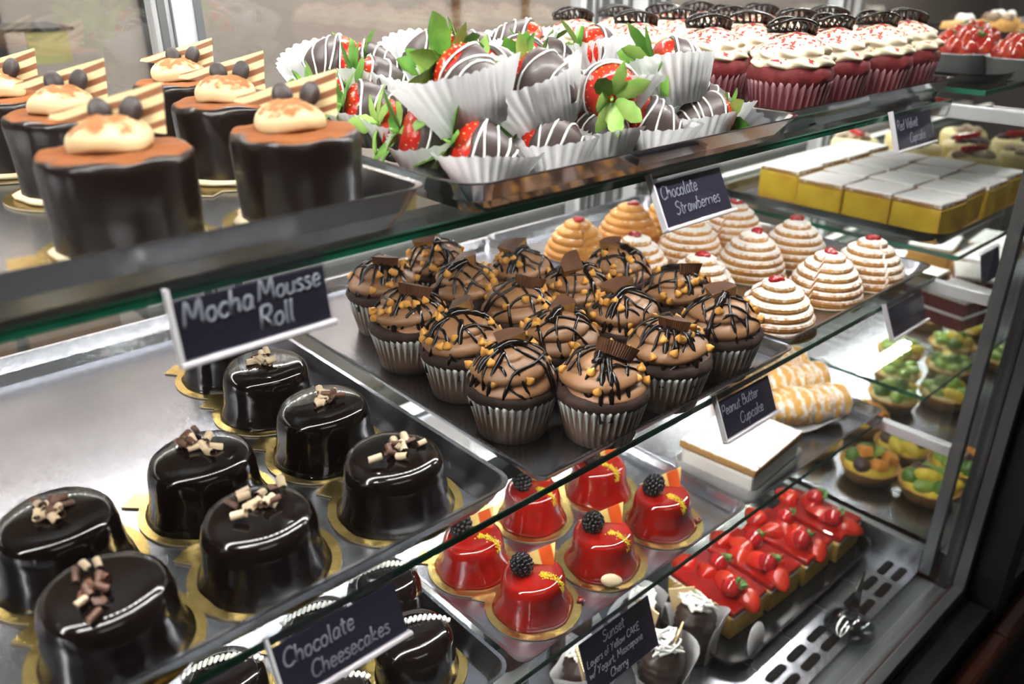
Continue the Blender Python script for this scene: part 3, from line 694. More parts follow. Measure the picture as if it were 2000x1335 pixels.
def dollop(seed):
    prof = [(1e-5, 0), (.017, 0), (.0195, .0025), (.0195, .006), (.0175, .0095), (.012, .0135), (.006, .0155), (1e-5, .016)]
    pr = [(max(p.x, 1e-5), p.z) for p in smooth_pts([(a, 0, b) for a, b in prof], 2)]
    return G().lathe(pr, 40, lambda r, z, a, t: (r*(1 + .05*math.sin(2*a+seed)), z + .001*math.sin(3*a+seed)*(r > .005))).mesh('cream_dollop', COCOACREAM, jig=.0012, seed=seed, js=60)
DL = [dollop(0), dollop(1)]
mocs = [(.130, .441, 'nearest the camera on the top shelf', 0), (.224, .430, 'front right beside the strawberry tray', 0), (.243, .556, 'second row right, behind the front right one', 0),
        (.262, .682, 'farthest back against the white rear post', 1), (.146, .578, 'second row left, behind the closest one', 1), (.132, .680, 'far left at the picture edge', 1)]
for i, (x, y, lab, k) in enumerate(mocs):
    z = S1 + TF
    board(x, y, z, math.radians(170 + 25*i), 'gold board under the mocha mousse roll ' + lab, 1., 'gold boards under the mocha mousse rolls')
    t = thing('mocha_mousse_roll', 'chocolate mousse roll with cream and striped shard, ' + lab, 'cake', (x, y, z + .0013), IA, 'mocha mousse rolls on the top shelf')
    link('mousse_body', MB_[k], t, rot=(0, 0, i*1.3)); link('cream_dollop', DL[i % 2], t, (-.002, 0, .0504), (0, 0, i))
    link('striped_shard', shard_m, t, (.000, .013, .0660), (-.12, -.05, .06))
    link('coffee_bean', beanm, t, (-.0065, .0055, .0672), (-.25, -.30, .2), (.95,)*3); link('coffee_bean', beanm, t, (.0085, .0065, .0680), (-.25, .3, -.15), (.95,)*3)
    rr = G()
    base = G().lathe([(.0345, .0), (.0385, .0003), (.0392, .0022), (.037, .0035)], 40, lambda r, z, a, q: (r*(1 + .03*math.sin(9*a)), z)).build('wafer_base', ALMOND, t, jig=.0008, js=120)

# ------------------------------------------------------------------ chocolate strawberries in paper cups
def cup_mesh(r0, r1, h, n, seed):
    seg = 4; N = n*seg; prof = [(1e-5, .0006), (r0, .0006), (lerp(r0, r1, .5), h*.5), (r1, h)]
    def fn(r, z, a, t):
        if r < r0*.9: return r, z
        w = z/h; sq = 1 + .16*math.cos(2*a + seed)*w
        return r*sq + (.0004 + .0011*w)*math.sin(a*n), z + (.0022*math.sin(2*a + seed*2) + .0008*math.sin(a*n+1))*w**3
    g = G().lathe(prof, N, fn)
    g.f = g.f[:-1]; g.m = g.m[:-1]; g.sm = g.sm[:-1]
    return g.mesh('paper_cup', PAPER)
CUPS = [cup_mesh(.019, .034, .027, 30, 0), cup_mesh(.019, .034, .028, 30, 1.3), cup_mesh(.023, .040, .037, 34, 2.2)]
SPROF = [(1e-5, 0), (.010, -.0005), (.0165, .0025), (.0198, .0085), (.0205, .0145), (.0190, .0225), (.0158, .0305), (.0115, .0375), (.0065, .0428), (.0025, .0452), (1e-5, .0458)]
def spf(z):
    for (r0, z0), (r1, z1) in zip(SPROF[1:], SPROF[2:]):
        if z0 <= z <= z1: return lerp(r0, r1, (z-z0)/(z1-z0))
    return .001
spr = [(max(p.x, 1e-5), p.z) for p in smooth_pts([(a, 0, b) for a, b in SPROF], 2)]
def seeds():
    g = G().lathe(spr, 32)
    for j in range(7):
        z = .003 + j*.0024
        for i in range(13):
            a = 2*PI*(i + .5*(j % 2))/13; r = spf(z); g.sphere((r*math.cos(a), r*math.sin(a), z), .00075, 5, 4, 1, sc=(1, 1, 1.3))
    return g.mesh('berry', [STRAW, CHIP])
SBM = seeds()
def coat_mesh(seed, z0):
    pr = [(spf(z0 + .0003), z0)] + [(spf(z)*1.05 + .0004, z) for z in [z0 + (.0452-z0)*j/12 for j in range(13)]] + [(1e-5, .0468)]
    def fn(r, z, a, t):
        e = max(0, 1 - (z-z0)/.01); return r*(1 + .01*math.sin(3*a+seed)), z + e*(.0016*math.sin(2*a+seed) + .0008*math.sin(7*a+seed))
    return G().lathe(pr, 36, fn).mesh('chocolate_shell', CHOCS)
COATS = [coat_mesh(0, .010), coat_mesh(1.5, .0075), coat_mesh(3., .013)]
def sdriz(seed, z0):
    rd = random.Random(seed); g = G(); n = rd.choice([3, 4, 4, 5]); off = rd.uniform(0, 6)
    for k in range(n):
        zc = z0 + .002 + (.040 - z0)*k/(n-1)*.92; tl = rd.uniform(-.006, .006); pts = []
        for i in range(26):
            a = off + rd.uniform(-.02, .02) + 2*PI*i/26; z = max(z0*.6, min(.0450, zc + tl*math.cos(a+k*.5) + .001*math.sin(3*a+k)))
            r = spf(z)*1.05 + .0009; pts.append((r*math.cos(a), r*math.sin(a), z))
        g.tube(pts, [.00085*rd.uniform(.8, 1.2) for _ in pts], 5, closed=True)
    return g.mesh('white_drizzle', WHITE)
SDR = [sdriz(k, z) for k, z in enumerate((.010, .0075, .013, .010))]
def leaf_mesh(L, w, seed, bend, m_):
    n = 7; vs = []; fs = []
    for i in range(n+1):
        t = i/n; ww = w*math.sin(PI*min(1, t*.93 + .07))**.7*(1.0 if i % 2 else .86); x = L*t; z = bend*L*t*t
        vs += [(x, -ww, z + .12*ww), (x, 0, z - .18*ww), (x, ww, z + .12*ww)]
    for i in range(n):
        a = 3*i; fs += [(a, a+3, a+4, a+1), (a+1, a+4, a+5, a+2)]
    g = G().add(vs, fs)
    g.add([(p[0], p[1], p[2] - .0003) for p in vs], [f[::-1] for f in fs]); return g.mesh('leaf', m_)
LVS = [leaf_mesh(.025, .0056, 0, .30, LEAF), leaf_mesh(.028, .0074, 1, .15, LEAF), leaf_mesh(.023, .0052, 2, .5, LEAF2), leaf_mesh(.026, .0070, 3, -.1, LEAF2), leaf_mesh(.034, .0102, 4, .12, LEAF)]
def strawberry(pos, phi, elev, seed, lab, big=False):
    rd = random.Random(seed); k = seed % 3
    d = Vector((math.cos(IA+phi)*math.cos(elev), math.sin(IA+phi)*math.cos(elev), math.sin(elev)))
    q = d.to_track_quat('Z', 'Y')
    t = thing('chocolate_strawberry', lab, 'strawberry', Vector(pos) - d*.022, 0, 'chocolate strawberries on the top shelf')
    t.rotation_euler = q.to_euler()
    link('berry', SBM, t); link('chocolate_shell', COATS[k], t); link('white_drizzle', SDR[(seed*7) % 4], t, rot=(0, 0, rd.uniform(0, 6)))
    n = 7 if not big else 9
    for i in range(n):
        a = 2*PI*i/n + rd.uniform(-.3, .3); tilt = rd.uniform(-.35, .85)
        m_ = LVS[rd.choice([0, 1, 1, 2, 3])] if not big else LVS[rd.choice([4, 4, 1, 3])]
        if 'pale' in lab: m_ = LVS[rd.choice([2, 3, 3])]
        o = link('leaf', m_, t, (.003*math.cos(a), .003*math.sin(a), -.0012), (0, .25 + tilt, a)); 
    G().tube([(0, 0, 0), (.0005, 0, -.004), (.0015, .0005, -.008)], [.0016, .0013, .0011], 6).build('stem', LEAF2, t)
    return t
R_ = math.radians
ST = [  # x, y, height of the berry centre, tip direction (0 = picture right), elevation, big leaves, cup (tilt), words
 (.346, .408, .023, 0, -8, 0, 'front left corner of its tray, showing parallel drizzle'), (.408, .407, .023, -18, -5, 1, 'front row, second from the left, leaves up'),
 (.462, .412, .023, -62, -6, 0, 'front row, third, with leaves pointing away'), (.508, .400, .023, -4, -6, 1, 'front row, fourth, big green leaf above bare red flesh'),
 (.566, .400, .022, 196, 2, 0, 'front row, fifth, tip pointing left'), (.608, .420, .023, -12, 4, 0, 'front right corner of its tray'),
 (.338, .455, .027, 12, -4, 0, 'left edge, just behind the front corner'), (.345, .490, .030, 22, 2, 0, 'left edge, red flesh and pale leaves showing'),
 (.353, .430, .058, -32, -14, 1, 'raised in a tall cup behind the front corner'), (.410, .462, .036, 22, 0, 0, 'half hidden between cups in the second row'),
 (.412, .420, .052, -35, -5, 0, 'behind a tall white cup in the second row'), (.468, .414, .054, 92, 12, 0, 'stalk end facing out, pale leaves spread like a star'),
 (.556, .418, .054, 14, 6, 1, 'in a tilted cup beside the red velvet cupcakes'), (.345, .535, .036, 10, 0, 0, 'left side, drizzled, behind the red one'),
 (.350, .585, .038, 24, 4, 1, 'left side, with leaves towards the mocha rolls'), (.368, .556, .050, 24, 0, 1, 'with a thick green leaf cluster in the middle left'),
 (.418, .480, .052, 48, 6, 0, 'middle of the heap, red cheek and pale leaves showing'), (.424, .535, .054, 24, 0, 1, 'middle of the heap, broad green leaves'),
 (.478, .516, .056, 84, 10, 0, 'middle of the heap, stalk end towards the front'), (.458, .452, .052, -22, -5, 0, 'smooth grey shell behind the star-leaved one'),
 (.366, .627, .054, 182, 4, 0, 'back left, bare red side against a leaning cup'), (.398, .612, .056, 4, 0, 0, 'back left, thick white rim of icing'),
 (.440, .590, .058, 192, 0, 0, 'back row, closely striped, leaves to the right'), (.490, .588, .064, 20, 25, 0, 'back row top, criss-crossed with icing'),
 (.516, .566, .064, 170, 10, 0, 'back row, dense white stripes'), (.522, .524, .058, 10, 0, 0, 'right side of the heap, orange flesh showing'), (.562, .508, .058, 20, 4, 0, 'back right, leaf beside a tall leaning cup')]
for i, (x, y, h, phi, el, big, lab) in enumerate(ST):
    strawberry((x, y, S1 + h + (.009 if h > .045 and i % 2 == 0 else 0)), R_(phi), R_(el - (14 if abs(phi) < 75 else 4)), i, 'chocolate dipped strawberry with white drizzle, ' + lab, big)
    tall = h > .045
    tz = max(TF, h - .022)
    o = link('paper_cup', CUPS[2 if tall and i % 2 == 0 else i % 2], loc=(x, y, S1 + tz), rot=(R_((0, 18, -14)[i % 3] if tall else (2, -3, 3)[i % 3]), R_((16, -12, 10)[i % 3] if tall else 2), i*1.7))
    tag(o, 'white paper cup of the strawberry ' + lab, 'paper cup', 'paper cups of the chocolate strawberries')

# ------------------------------------------------------------------ red velvet cupcakes
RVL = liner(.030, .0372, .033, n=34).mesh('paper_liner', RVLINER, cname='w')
rvc = G().lathe([(.0350, .029), (.0380, .033), (.0388, .037), (.0376, .0415), (.035, .0435), (1e-5, .045)], 44, lambda r, z, a, t: (r*(1 + .015*math.sin(3*a) + .01*math.sin(5*a+1)), z)).mesh('cake_crown', RVCAKE, jig=.0009, js=90)
def rv_swirl(seed):
    def fn(r, z, a, t):
        if r < .5: return r, z
        E = .0378*max(0, 1 - z**2.4)**.62
        if z < .12: E *= .90 + .10*z/.12
        k = 1 + .085*math.sin(8*(a + z*1.5 + seed))*(1 - .4*z) ; ph = z*2.2 - a/(2*PI); k *= .86 + .14*abs(math.sin(PI*ph))**.6
        return max(1e-5, E*k), .0425 + .0255*z
    return G().lathe([(1e-5, .0425)] + [(1, j/26) for j in range(26)] + [(1e-5, .068)], 72, fn).mesh('frosting_swirl', RVDUST, jig=.0008, seed=seed, js=70)
RVS = [rv_swirl(0), rv_swirl(1.7)]
def wing_mesh(sg):
    g = G(); n = 6
    P = lambda x, y, z: (x, sg*y, z)
    out = [P(.024 - .048*t, .004 + .013*math.sin(PI*min(1, t*1.02))**.6, .003 + .005*math.sin(PI*t) + .006*max(0, .35 - t)) for t in [i/14 for i in range(15)]]
    inn = [P(.024 - .048*t, .0012, .0008*math.sin(PI*t)) for t in [i/14 for i in range(15)]]
    g.tube(out, .0016, 5); g.tube(inn, .0018, 5)
    for k in range(1, 14, 2): g.tube([inn[k], tuple((Vector(inn[k]) + Vector(out[min(14, k+1)]))*.5), out[min(14, k+1)]], .0015, 5)
    vs = [out[i] for i in range(5)] + [inn[i] for i in range(5)]
    g.add(vs, [(0, 1, 6, 5), (1, 2, 7, 6), (2, 3, 8, 7), (3, 4, 9, 8)]); g.add([(v[0], v[1], v[2] - .0008) for v in vs], [(5, 6, 1, 0), (6, 7, 2, 1), (7, 8, 3, 2), (8, 9, 4, 3)])
    return g.mesh('chocolate_wing', CHOCD)
WG = [wing_mesh(1), wing_mesh(-1)]
rp = None; q = 0
rowx = (.722, .804, .884, .962)
for j in range(4):
    for i in range(4):
        x, y = rowx[i] - .004*j, .416 + .088*j + (.006 if i % 2 else 0)
        lab = 'red velvet cupcake with cream frosting and chocolate filigree wings, %s row, %s from the left' % (('front', 'second', 'third', 'back')[j], ORD[i])
        if rp is None:
            rp = thing('red_velvet_cupcake', lab, 'cupcake', (x, y, S1 + TF), 0, 'red velvet cupcakes on the top shelf'); rp.scale = (1.0, 1.0, 1.18)
            link('paper_liner', RVL, rp); link('cake_crown', rvc, rp); link('frosting_swirl', RVS[0], rp)
            for k in (0, 1):
                w = link('chocolate_wing', WG[k], rp, (-.004, 0, .0665), ((.25, -.25)[k], .06, 0), (.95, .95, .85))
            o = rp; rp.rotation_euler = (0, 0, IA + .1)
        else: o = dup(rp, (x, y, S1 + TF), IA + (-.1, .3, .15, -.25, .05)[(i + 2*j) % 5], lab)

# ------------------------------------------------------------------ chocolate domes with white piping (lowest shelf, left)
def dome_mesh(seed):
    prof = [(1e-5, 0), (.0335, 0), (.0345, .0012), (.0340, .010), (.0338, .020), (.0325, .030), (.029, .038), (.023, .0435), (.014, .0460), (1e-5, .0468)]
    pr = [(max(p.x, 1e-5), p.z) for p in smooth_pts([(a, 0, b) for a, b in prof], 2)]
    return G().lathe(pr, 44, lambda r, z, a, t: (r*(1 + .02*math.sin(2*a+seed)), z)).mesh('dome_body', CHOC, jig=.0008, seed=seed, js=60)
def pipe_mesh():
    g = G(); pts = []
    for i in range(130):
        t = i/129; x = -.031 + .062*t; zz = .0468 - 11*x*x + .0004 if abs(x) < .03 else .037
        pts.append((x, .006 + .0018*math.sin(t*2*PI*15), zz + .0016 + .0012*math.cos(t*2*PI*15)))
    g.tube(pts, .0016, 6); return g.mesh('white_piping', WHITE)
DMB = [dome_mesh(0), dome_mesh(2)]; PPM = pipe_mesh()
for i, (x, y, lab) in enumerate([(.287, .438, 'nearest the tray corner'), (.306, .512, 'behind the cheesecakes sign at the right'), (.236, .505, 'hidden behind the chocolate cheesecakes sign'), (.203, .432, 'at the bottom picture edge under the cheesecakes sign'), (.150, .505, 'at the bottom edge below the glass shelf')]):
    z = S3 + TF
    board(x, y, z, R_(128), 'gold board under the chocolate dome ' + lab, .93, 'gold boards under the chocolate domes')
    t = thing('chocolate_dome', 'chocolate dome with white piped rope, ' + lab, 'cake', (x, y, z + .0013), IA + .35, 'chocolate domes on the lowest shelf')
    link('dome_body', DMB[i % 2], t); link('white_piping', PPM, t)

# ------------------------------------------------------------------ cream slice and pastry horns
SUGARSP = dusted('speckled_sugar_lid', MATS['baked_top'], (.80, .80, .80), top=1.12, edge=.35, scale=190, nlo=.35, amp=1.9)
t = thing('cream_slice', 'square cream slice with sugared pastry lid beside the red glazed cakes', 'cake', (.752, .432, S3 + TF + .002), R_(4)); t.scale = (1.07, 1.07, 1.05)
G().box(-.052, .052, -.043, .043, .001, .031, b=.004).build('cream_filling', WHITE, t, jig=.0012, js=60)
G().box(-.054, .054, -.045, .045, .031, .041, b=.002).build('pastry_lid', SUGARSP, t, jig=.0012, js=90)
g = G(); n = 80
P = [(.058*max(-1, min(1, 1.35*math.cos(2*PI*i/n)))*1.0, .049*max(-1, min(1, 1.35*math.sin(2*PI*i/n)))) for i in range(n)]
g.add([(x, y, 0) for x, y in P] + [(x*(1.05 + .012*(i % 2)), y*(1.05 + .014*(i % 2)), .019 + .0012*(i % 2)) for i, (x, y) in enumerate(P)], [(i, (i+1) % n, n+(i+1) % n, n+i) for i in range(n)] + [tuple(range(n-1, -1, -1))], 0, False)
tag(g.build('paper_liner', PAPER, loc=(.752, .432, S3 + TF), rot=(0, 0, R_(4))), 'white pleated paper case around the cream slice', 'paper case')
def horn_mesh(seed):
    n, m = 32, 60
    def fn(r, z, a, t):
        if r < .1: return r, z
        ph = z*9 - a/(2*PI); return (.0235 + .0025*math.sin(PI*z))*(.91 + .09*abs(math.sin(PI*ph))**.5), z*.125
    return G().lathe([(1e-5, 0.0)] + [(1, j/m) for j in range(m+1)] + [(1e-5, .125)], n, fn).mesh('horn_shell', SUGARHORN, jig=.0032, seed=seed, js=70)
HM = horn_mesh(1); hc = G().sphere((0, 0, .125), .0205, 18, 10, sc=(1, 1, .35)).mesh('custard_end', LEMON, jig=.001, js=100)
hd = Vector((math.cos(R_(-30)), math.sin(R_(-30)), 0))
for i, (x, y, z, lab) in enumerate([(.842, .472, .0265, 'in front, powdered thickly'), (.880, .522, .0275, 'behind, yellow custard at its end'), (.905, .568, .0265, 'at the back below the cupcake shelf')]):
    t = thing('cream_horn', 'sugared puff pastry horn lying on the lowest shelf, ' + lab, 'pastry', (x, y, S3 + TF + z), 0, 'cream horns on the lowest shelf')
    t.rotation_euler = hd.to_track_quat('Z', 'X').to_euler(); link('horn_shell', HM, t); link('custard_end', hc, t)
vs = []; fs = []
for i in range(13):
    for j in range(7):
        u, v = i/12, j/6; vs.append((.10*(u-.5), .06*(v-.5), .004 + .018*(v-.5)**2*4*abs(u-.3) + .004*math.sin(u*9)*abs(v-.5)))
for i in range(12):
    for j in range(6): a = i*7+j; fs.append((a, a+7, a+8, a+1))
g = G().add(vs, fs); g.add([(a, b, c - .0005) for a, b, c in vs], [f[::-1] for f in fs])
tag(g.build('paper_liner', PAPER, loc=(.896, .440, S3 + TF + .001), rot=(0, 0, R_(-25))), 'curled white paper lying beside the front cream horn', 'paper')

# ------------------------------------------------------------------ deck: strawberry slabs, chocolate logs, spike stand
tray(.655, .997, .345, .60, S4, .016, .008, BLACKTRAY, 'long black tray under the strawberry slices on the deck', rc=.02)
def half_berry():
    g = G().lathe(spr, 24, lambda r, z, a, t: (r*.9, z*.9)); g.v = [(p[0], max(p[1], -.002), p[2]) for p in g.v]; return g.mesh('strawberry_half', STRAW)
HB = half_berry(); mintm = G()
for k in range(7):
    a = k*.9; mintm.lathe([(1e-5, 0), (.003, .002), (.0045, .006), (.003, .010), (1e-5, .012)], 7, lambda r, z, q, t: (r, z), M=Matrix.Rotation(a, 4, 'Z') @ Matrix.Rotation(.5 + .12*k, 4, 'X') @ Matrix.Diagonal((1, .3, 1, 1)))
mintm = mintm.mesh('mint_sprig', MINT, jig=.001, js=150)
for i in range(4):
    x = .737 + .0735*i; y = .430 - .004*i
    t = thing('strawberry_slice', 'glazed strawberry sponge slice on the black deck tray, %s from the left' % ORD[i], 'cake', (x, y, S4 + .0012), R_(2*i - 3), 'strawberry slices on the deck')
    G().box(-.0345, .0345, -.050, .050, 0, .034, b=.003).build('sponge', SPONGE, t, jig=.002, js=50)
    G().box(-.0347, .0347, -.0503, .0503, .034, .043, b=.003).build('red_glaze', REDGLAZE, t, jig=.0022, js=60)
    G().box(-.0350, .0350, -.0506, .0506, .0315, .0345, b=.001).build('cream_line', WHITE, t, jig=.002, js=60)
    rd = random.Random(i)
    for q in range(6):
        link('strawberry_half', HB, t, (rd.uniform(-.010, .010), -.034 + .0135*q, .041), (R_(88 + rd.uniform(-14, 14)), rd.uniform(-.3, .3), rd.uniform(-.9, .9) + (PI if q % 2 else 0)), (.8, .8, .8))
    for q in range(2):
        s = G().sphere((0, 0, 0), .0125, 14, 9, sc=(1, 1, .95)).build('raspberry', CHERRY, t, (-.012 + .026*q, -.028 + .040*q, .055), jig=.0012, js=200)
        link('mint_sprig', mintm, t, (-.006 + .026*q, -.034 + .040*q, .058), (.4, .5, q + i))
wf = G().box(-.034, .034, -.001, .001, 0, .045).build('striped_wafer', WAFERM, loc=(.694, .428, S4 + .002), rot=(0, .12, R_(88)))
tag(wf, 'white wafer with brown stripes leaning on the end of the strawberry slices', 'wafer')
dk = G().lathe([(1e-5, 0), (.022, 0), (.022, .0012), (1e-5, .0012)], 36).build('paper_round', PAPER, loc=(.7055, .352, S4 + .021), rot=(R_(78), 0, R_(8))); tag(dk, 'white round paper tag standing against the black tray', 'tag')
def log_mesh(seed):
    n, m = 40, 22
    def fn(r, z, a, t):
        if r < .1: return r, z
        e = 1 - .35*max(0, (z-.75)/.25)**2 ; return .0235*e*(1 + .035*math.sin(14*a) + .04*math.sin(z*40)), .085*z
    return G().lathe([(1e-5, 0)] + [(1, j/m) for j in range(m+1)] + [(1e-5, .085)], n, fn).mesh('log_body', mat('cocoa_sponge%d' % seed, (.030, .014, .009), .5, coat=.15, bump=.6, bscale=60) if not seed else MATS['cocoa_sponge0'], jig=.0015, seed=seed, js=60)
LG = [log_mesh(0), log_mesh(1)]
def squig(seed):
    rd = random.Random(seed); g = G()
    for k in range(5):
        pts = [(.0175*math.cos(2.1*i + k), .0175*math.sin(1.7*i + 2*k)*.9, .088 + .004*((i + k) % 3) + .002*rd.random()) for i in range(7)]
        g.tube(smooth_pts(pts, 3), .0018, 5)
    return g.mesh('cream_squiggle', WHITE)
SQ = [squig(1), squig(2)]
def wrap_mesh(seed):
    n, m = 26, 8; vs = []; fs = []
    for i in range(n):
        a = PI*1.45*i/(n-1) + .4
        for j in range(m):
            t = j/(m-1); r = .027 + .010*t*t + .002*math.sin(5*a+seed); vs.append((r*math.cos(a), r*math.sin(a), .078*t*(.80 + .26*math.sin(a*1.5+seed))))
    for i in range(n-1):
        for j in range(m-1): q = i*m+j; fs.append((q, q+m, q+m+1, q+1))
    g = G().add(vs, fs); g.add([(x*.985, y*.985, z) for x, y, z in vs], [f[::-1] for f in fs]); return g.mesh('paper_wrap', PAPER)
WR = [wrap_mesh(0), wrap_mesh(1.6)]
for i, (x, y, lab) in enumerate([(.468, .530, 'left one under the red glazed cakes'), (.545, .500, 'second from the left, beneath the sunset sign'), (.612, .452, 'third, beside the sunset sign'), (.578, .392, 'front one below the sunset sign'), (.655, .405, 'right one next to the strawberry slices'), (.505, .440, 'bottom picture edge by the dome tray'), (.520, .590, 'farthest back under the red glazed cakes')]):
    t = thing('chocolate_log', 'dark chocolate log cake with white cream squiggle, ' + lab, 'cake', (x, y, S4 + .002), i*1.9, 'chocolate logs on the deck')
    link('log_body', LG[i % 2], t, scale=(1, 1, .78)); link('cream_squiggle', SQ[i % 2], t, (0, 0, -.020))
    w = link('white_wafer', wf.data, t, (.014, .004, .050), (.1, .2, 1.), (.45, 1, .7))
    o = link('paper_wrap', WR[i % 2], loc=(x, y, S4 + .001), rot=(0, 0, i*2.3 + 1.), scale=(1, 1, .85)); tag(o, 'white paper wrapped around the chocolate log, ' + lab, 'paper wrap', 'paper wraps of the chocolate logs')
sp = thing('spike_sign_stand', 'clear round sign stand with an upright metal spike on the deck', 'sign stand', (.830, .296, S4))
G().lathe([(1e-5, 0), (.030, 0), (.031, .002), (.027, .009), (.014, .015), (.007, .017), (1e-5, .0172)], 40).build('round_base', glass('clear_acrylic', (.60, .63, .64), f0=.12, rough=.08), sp)
G().lathe([(.010, .0005), (.0095, .006), (1e-5, .009)], 24).build('core', STEEL2, sp)
G().add([(-.008, -.0009, .008), (.008, -.0009, .008), (.008, .0009, .008), (-.008, .0009, .008), (.0025, -.0003, .088), (.004, -.0003, .088), (.004, .0003, .088), (.0025, .0003, .088)], [(3,2,1,0),(4,5,6,7),(0,1,5,4),(1,2,6,5),(2,3,7,6),(3,0,4,7)], 0, False).build('spike', STEEL2, sp, rot=(0, 0, IA))

# ------------------------------------------------------------------ far case contents
X0 = 1.10
tray(1.105, 1.50, .385, .74, S2, .018, .010, BLACKTRAY, 'black tray holding the lemon bars in the far case', rc=.02)
lb = G().box(-.036, .036, -.034, .034, 0, .006, b=.001).mesh('shortbread', CRUST, jig=.001, js=60)
lb2 = G().box(-.0355, .0355, -.0335, .0335, .006, .046, b=.0015).mesh('lemon_layer', LEMON, jig=.0015, js=50)
lb3 = G().box(-.0350, .0350, -.0330, .0330, .046, .054, b=.002).mesh('sugared_top', SUGARTOP, jig=.0035, js=45)
q = 0
for j in range(4):
    for i in range(4):
        lab = 'square lemon bar under white sugar in the far case, %s row, %s from the left' % (('front', 'second', 'third', 'fourth', 'back')[j], ORD[i])
        t = thing('lemon_bar', lab, 'lemon bar', (1.150 + .0755*i + .003*(j % 2) + (.03 if j == 3 else 0), .430 + .0715*j + .003*(i % 2) + (.012 if j == 3 else 0), S2 + TF), R_((i*5 + j*3) % 7 - 3), 'lemon bars in the far case')
        link('shortbread', lb, t); link('lemon_layer', lb2, t); link('sugared_top', lb3, t)
tagc = thing('price_tag', 'dark blank price card clipped below the lemon bars at the frame', 'price tag', (1.19, .354, S2 - .012))
G().box(-.03, .03, -.001, .001, -.04, 0).build('card', CHALKB, tagc, rot=(R_(-14), 0, 0)); G().box(-.031, .031, -.002, .004, -.001, .003).build('clip', PLASTIC, tagc)
trif = [(1.47, .70, 0), (1.50, .60, 1), (1.48, .50, 0), (1.58, .55, 2), (1.57, .45, 1), (1.60, .66, 0), (1.68, .50, 2), (1.70, .60, 1)]
for i, (x, y, k) in enumerate(trif):
    t = thing('layered_dessert', 'round custard dessert with %s behind the lemon bars, %s from the post' % (('red jelly strip', 'chocolate crumb', 'dark berry')[k], ORD[i]), 'dessert', (x, y, S2 + .001), i, 'desserts behind the lemon bars')
    G().lathe([(1e-5, 0), (.036, 0), (.040, .02), (.041, .045), (.036, .052), (1e-5, .056)], 30).build('custard', YCREAM, t, jig=.002, js=50)
    g = G(); rd = random.Random(i)
    for _ in range(9): g.sphere((rd.uniform(-.024, .024), rd.uniform(-.024, .024), .054), rd.uniform(.008, .013), 8, 6, sc=(1, 1, .7))
    g.build('topping', (BROWNC, BROWNC, GRAPE)[k], t, jig=.002, js=100)
    if k != 1: G().box(-.026, .026, -.006, .006, .058, .068, b=.002).build('red_jelly', CHERRY, t, rot=(0, 0, .8 - .5*k), jig=.002, js=60)
# strawberry tarts in foil tins on the far top shelf
ftin = G().lathe([(1e-5, 0), (.040, 0), (.044, .001), (.050, .028), (.053, .029), (.053, .0305), (.050, .030), (.047, .022), (1e-5, .022)], 80, lambda r, z, a, t: (r*(1 + .012*math.sin(a*40)*(r > .039)), z)).mesh('foil_tin', FOIL)
tb = G().lathe([(max(p[0]*.8, 1e-5), p[1]*.62) for p in SPROF], 16).mesh('strawberry', mat('glazed_strawberry', (.30, .012, .012), .14, coat=.6, col2=(.42, .05, .02), nscale=40))
tins = [(1.245, .470), (1.235, .388), (1.34, .50), (1.33, .405), (1.24, .575), (1.345, .60), (1.44, .43), (1.45, .53)]
for i, (x, y) in enumerate(tins):
    t = thing('strawberry_tart', 'glazed strawberry tart in foil tin on the far top shelf, %s one' % ('nearest', 'frontmost', 'third', 'second front', 'rear left', 'rear', 'far front', 'far middle')[i], 'tart', (x, y, S1 + TF), i*.8, 'strawberry tarts in foil tins')
    t.scale = (.80, .80, .88); link('foil_tin', ftin, t); rd = random.Random(i)
    for k in range(13):
        a = 2*PI*k/8; r = .033 if k < 8 else (.015 if k < 12 else 0)
        if k >= 8: a = 2*PI*(k-8)/4 + .4
        link('strawberry', tb, t, (r*math.cos(a), r*math.sin(a), .026 + (.010 if k >= 8 else 0)), (rd.uniform(-.4, .4), rd.uniform(-.4, .4), a))
    for k in range(3): link('mint_sprig', mintm, t, (rd.uniform(-.03, .03), rd.uniform(-.03, .03), .052), (rd.uniform(-.3, .3), rd.uniform(-.3, .3), k))
tray(1.13, 1.54, .382, .72, S1, .012, .006, BLACKTRAY, 'black tray under the foil tins on the far top shelf', rc=.03)
tray(1.75, 2.25, .42, .78, S1, .022, .008, BLACKTRAY, 'second black tray farther along the far top shelf', rc=.03)
for i, (x, y) in enumerate([(1.84, .70), (1.95, .68), (2.05, .70), (1.9, .58), (2.02, .56), (2.14, .62)]):
    t = thing('filled_pastry', 'cream filled pastry with dark chocolate shavings on the farthest black tray, %s along' % ORD[i], 'pastry', (x, y, S1 + TF), i, 'pastries on the farthest tray')
    G().lathe([(1e-5, 0), (.036, 0), (.040, .014), (.034, .028), (1e-5, .034)], 24).build('pastry_shell', CRUST, t, jig=.003, js=50)
    g = G(); rd = random.Random(i)
    for _ in range(6): g.sphere((rd.uniform(-.02, .02), rd.uniform(-.02, .02), .034), .011, 8, 6)
    g.build('cream', (WHITE, BROWNC)[i % 2], t, jig=.002, js=90)
